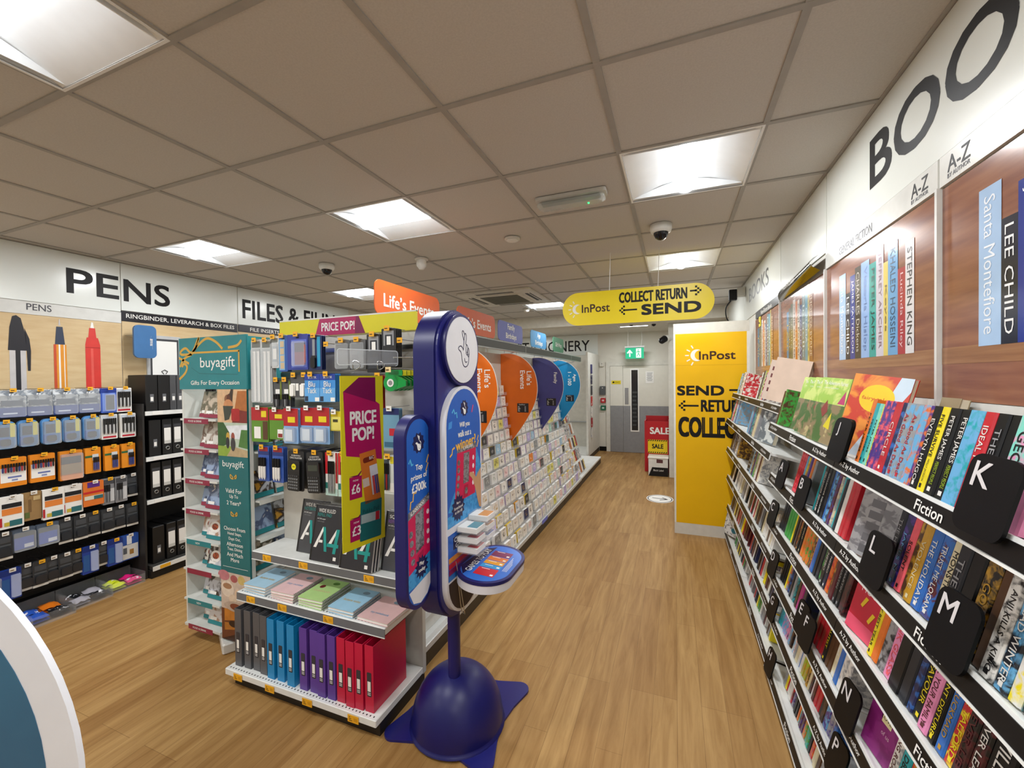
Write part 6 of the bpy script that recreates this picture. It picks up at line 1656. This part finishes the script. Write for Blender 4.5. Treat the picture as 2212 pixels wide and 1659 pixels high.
def gardens(b, w, h):
    b.rect(-w / 2, h * .6, w / 2, h, .0004, art('#9cc24c', '#c8d878', None, 14, .5)); b.rect(-w / 2, 0, w / 2, h * .6, .0004, art('#4c6a34', '#8c7a58', '#b8a878', 16, .5))
    b.poly([(w * .25, h * .62), (w * .42, h * .82), (w * .48, h * .62)], .0008, .0008, mat('#b83a6c', .4)); b.poly([(-w * .25, h * .5), (-w * .1, h * .66), (0, h * .48), (-w * .12, h * .38)], .0008, .0008, mat('#8a3c34', .4))
    b.poly([(.0, h * .25), (w * .16, h * .48), (w * .22, h * .22)], .0008, .0008, mat('#d8c828', .4)); b.text('The Adventure Fairies', 0, h * .92, h * .06, .001, PAPER, wd=w * .82)
    b.text('a story collection', -w * .1, h * .84, h * .03, .001, PAPER, wd=w * .5)
GRN = art('#6c8c3c', '#a8c458', None, 12, .5)
for k in range(4):
    faceout('picture_book', .53 + .006 * k, 1.99 + .12 * k - .02 * (k > 2), Z6[0] - .003, .2, .262, .012, GRN, ['green picture book nearest the J divider, face out on the top fiction shelf', 'green picture book behind the front copy, second from the J divider', 'green picture book, third copy from the J divider', 'green picture book furthest from the J divider'][k], gardens, .18)
def tale(b, w, h):
    b.rect(-w / 2, 0, w / 2, h, .0004, art('#c8381c', '#e8902c', '#f0c858', 10, .5)); b.poly([(-w * .2, 0), (w * .1, h * .5), (w * .3, h), (w * .5, h), (w * .5, h * .85), (w * .2, h * .4), (w * .15, 0)], .0007, .0007, mat('#c8dcea', .4))
    b.poly(ell(-.0, h * .72, w * .3, h * .17, 24), .001, .001, mat('#f0cc14', .4)); b.text('fairy tales', 0, h * .71, h * .06, .0014, mat('#d8501c', .4), wd=w * .5)
faceout('picture_book', .555, 1.675, Z6[0] - .003, .2, .27, .016, mat('#b82a1c', .35), 'red and orange fairy tale book with yellow roundel behind the J divider', tale, .45)
faceout('hardback_book', .655, 1.52, Z6[0] - .036, .09, .24, .02, mat('#8a7a5c', .5), 'brown backed hardback standing behind the orange and turquoise paperbacks')
def noon(b, w, h):
    b.text('THE', -w * .25, h * .9, h * .06, .0008, mat('#e8b8b8', .4)); b.text('MOON', w * .05, h * .72, h * .13, .0008, mat('#e8c0c0', .4), wd=w * .7); b.text('NIGHT', .0, h * .86, h * .07, .0008, mat('#e8b8b8', .4))
    for q in ((-.2, .45), (.12, .3)): b.poly([(w * q[0], h * q[1]), (w * (q[0] + .1), h * (q[1] + .16)), (w * (q[0] + .2), h * (q[1] + .15)), (w * (q[0] + .08), h * (q[1] - .02))], .0008, .0008, mat('#e0c020', .4))
    b.rect(-w / 2, 0, w / 2, h * .22, .0005, mat('#e0506c', .4))
faceout('paperback', .52, 1.575, Z6[2] - .003, .13, .2, .02, mat('#c01c34', .35), 'red paperback with yellow feathers, face out on the third shelf of the nearest bay', noon, .2)
def love(b, w, h):
    b.rect(-w * .1, h * .5, w * .2, h * .66, .0008, mat('#d8cc9c', .4)); b.text('LOVE', .03 * w, h * .58, h * .06, .0012, INK); b.text('tale', -.1 * w, h * .8, h * .05, .0008, mat('#d8a8c8', .4)); b.text('of us', .1 * w, h * .38, h * .06, .0008, mat('#e0b8d0', .4))
faceout('paperback', .52, 1.46, Z6[3] - .003, .13, .2, .022, art('#7a1c68', '#8c2c78', None, 20, .5), 'purple paperback with cream title patch beside the N divider, fourth shelf', love, .15)
faceout('paperback', .535, 1.52, Z6[1] - .003, .13, .197, .02, art('#a8a6a8', '#7c7a7e', None, 36, .5), 'grey paperback with printed squares beside the L divider, second shelf', lambda b, w, h: [b.rect(-w * .3, h * .05 + q * h * .18, -w * .05, h * .05 + q * h * .18 + h * .12, .0006, mat('#6a686c', .4)) for q in range(5)], .8)
# letter dividers
def divider(ch, y, s, lab, x=.47, wd=.105, h=.14, dz=0.0, n=1, yaw=0.1):
    z = Z6[s]
    for k in range(n):
        M = Matrix.Translation((x + .012 * k, y + .02 * k, z - .012 + dz)) @ Matrix.Rotation(LEANB, 4, 'Y') @ Matrix.Rotation(yaw, 4, 'Z') @ frame((0, 0, 0), '-x')
        b = MB(M); b.poly(rr(-wd / 2, 0, wd / 2, h, .024), -.006, 0, mat('#08080a', .45, spec=.2))
        o = tag(b.build('letter_divider'), lab if k == 0 else lab.replace('black', 'black spare', 1) + ', tucked behind it', 'letter divider', 'letter dividers')
        b = MB(M); b.text(ch, -wd * .18, h * .74, h * .32, .0006, mat('#d8d4d4', .4, var=0), bold=.014); b.build('lettering', o)
divider('J', 1.625, 0, 'black J divider before the fairy tale book, top shelf', n=2)
divider('K', .945, 0, 'black K divider on the top fiction shelf, largest of the dividers')
divider('L', 1.365, 1, 'black L divider on the second fiction shelf')
divider('M', 1.04, 1, 'black M divider on the second fiction shelf beside navy spines')
divider('A', 2.4, 1, 'black A divider at the far end of the second fiction shelf')
divider('B', 2.05, 1, 'black B divider among the red and black spines on the second shelf')
divider('C', 2.61, 2, 'black C divider at the far end of the third fiction shelf')
divider('D', 2.61, 3, 'black D divider at the far end of the fourth fiction shelf')
divider('E', 2.06, 3, 'black E divider half behind the F divider on the fourth shelf')
divider('F', 1.955, 3, 'black F divider on the fourth fiction shelf by the red spines', .462)
divider('N', 1.56, 3, 'black N divider beside the purple paperback on the fourth shelf')
divider('G', 2.63, 4, 'black G divider at the far end of the fifth fiction shelf')
divider('P', 1.655, 4, 'black P divider at the bay joint on the fifth shelf')
divider('H', 2.56, 5, 'black H divider at the far end of the bottom fiction shelf', .445)
# non-fiction bays: the upper two shelves book by book, the lower ones as one mass per shelf
row(2, 0, 3.66, 'WEK12*2|EWK10|WOK14|KDR24|EDW26|LWG30|YOW26|NWK14|HWR14|RPW12|VOK16|OOW18|BKW22|WMK30', .562)
faceout('hardback_book', .6, 3.1, ZN[0] + .008, .19, .26, .03, mat('#d8c4b4', .5), 'large cream hardback leaning at the near end of the top non-fiction shelf', lambda b, w, h: [b.rect(-w * .4, h * (.2 + .18 * q), -w * .2, h * (.3 + .18 * q), .0006, mat('#6a2c2c', .4)) for q in range(4)], .9)
faceout('hardback_book', .6, 2.93, ZN[0] + .008, .2, .27, .03, mat('#d4bca8', .5), 'tall beige hardback leaning nearest the fiction shelves on the top non-fiction shelf', None, .9)
row(3, 0, 4.7, 'SEW12|WEK10*3|ETK12*3|WWK8 *1'.replace('|WWK8 *1', '') + '|WKO12*2|KKR20|ESW16*2|WGL24|EWP20|OWR14*3|WWN14*2|KEW20*2|RWK16*2', .562)
row(3, 1, 4.7, 'NNB40|GEU26*2|MEW12|PWR10*2|ROW10*4|WWM12*2|EGW16*2|WPK14*3|SEW30|EWR20*2|BNW30|ESW24*2', None)
row(2, 1, 3.66, 'SSW34|EEW30|BNV34|NVW30|TKW40|EKW34|CCE40|UEW16|CCW30|EEK30')
faceout('hardback_book', .54, 3.13, ZN[1] - .003, .14, .2, .03, art('#c8ccc8', '#70787c', None, 20, .5), 'grey hardback with silver print, face out near the end of the second non-fiction shelf', None, .5)
row(2, 2, 3.66, 'KEU24*3|CUE24|SEN26|UCE22|UMW24*2|VVW16|GEB40|CUK26|UKC20|WWE40|MMR36|CCW26|WEC24')
row(3, 2, 4.7, 'UKE20*2|KUE22*3|EUC22*3|NEW24*2|UEC22*4|WUK20*3|EEK26*2|UAC24*3')
def mass(n, s, y0, y1, cols):
    b = MB(); y = y1; z = ZN[s]
    M = Matrix.Translation((.512, 0, z)) @ Matrix.Rotation(LEANB, 4, 'Y')
    b.M = M; i = 0
    while y > y0 + .05:
        th = random.choice((.016, .02, .026, .032)); h = random.uniform(.17, .21)
        c = cols[random.randrange(len(cols))]
        b.box(.003 * (i % 3), y - th, 0, .13, y - .001, h, mat(PALX[c][1], .35, var=.1, scale=40)); i += 1
        y -= th
        if random.random() < .06: y -= .07
    o = b.build('books'); tag(o, f'mixed small books filling the {SN[s]} shelf of the {BN[n]}', 'books', None, 'stuff')
for n, y0, y1 in ((2, 2.75, 3.66), (3, 3.74, 4.7)):
    for s, cols in ((3, 'WCUEWKRWE'), (4, 'UECUKEWYMRN'), (5, 'UMKEWYRGNE')):
        mass(n, s, y0, y1 if s < 5 or n < 3 else 4.42, cols)
# puzzle books hanging at the end of the bottom shelf
for k in range(3):
    faceout('puzzle_book', .5 + .0 * k, 4.64 - .055 * k, .118 + .0 * k, .16, .24, .008, art('#d8d8d6', '#7c7c80', None, 40, .55, key=k), ['pale puzzle book at the far end of the bottom shelf against the yellow poster', 'pale puzzle book, second from the yellow poster on the bottom shelf', 'pale puzzle book, third from the yellow poster on the bottom shelf'][k], lambda b, w, h: b.poly(ell(w * .1, h * .25, w * .2, h * .1, 16), .0006, .0006, mat('#2a7a94', .4)), .7, .2)
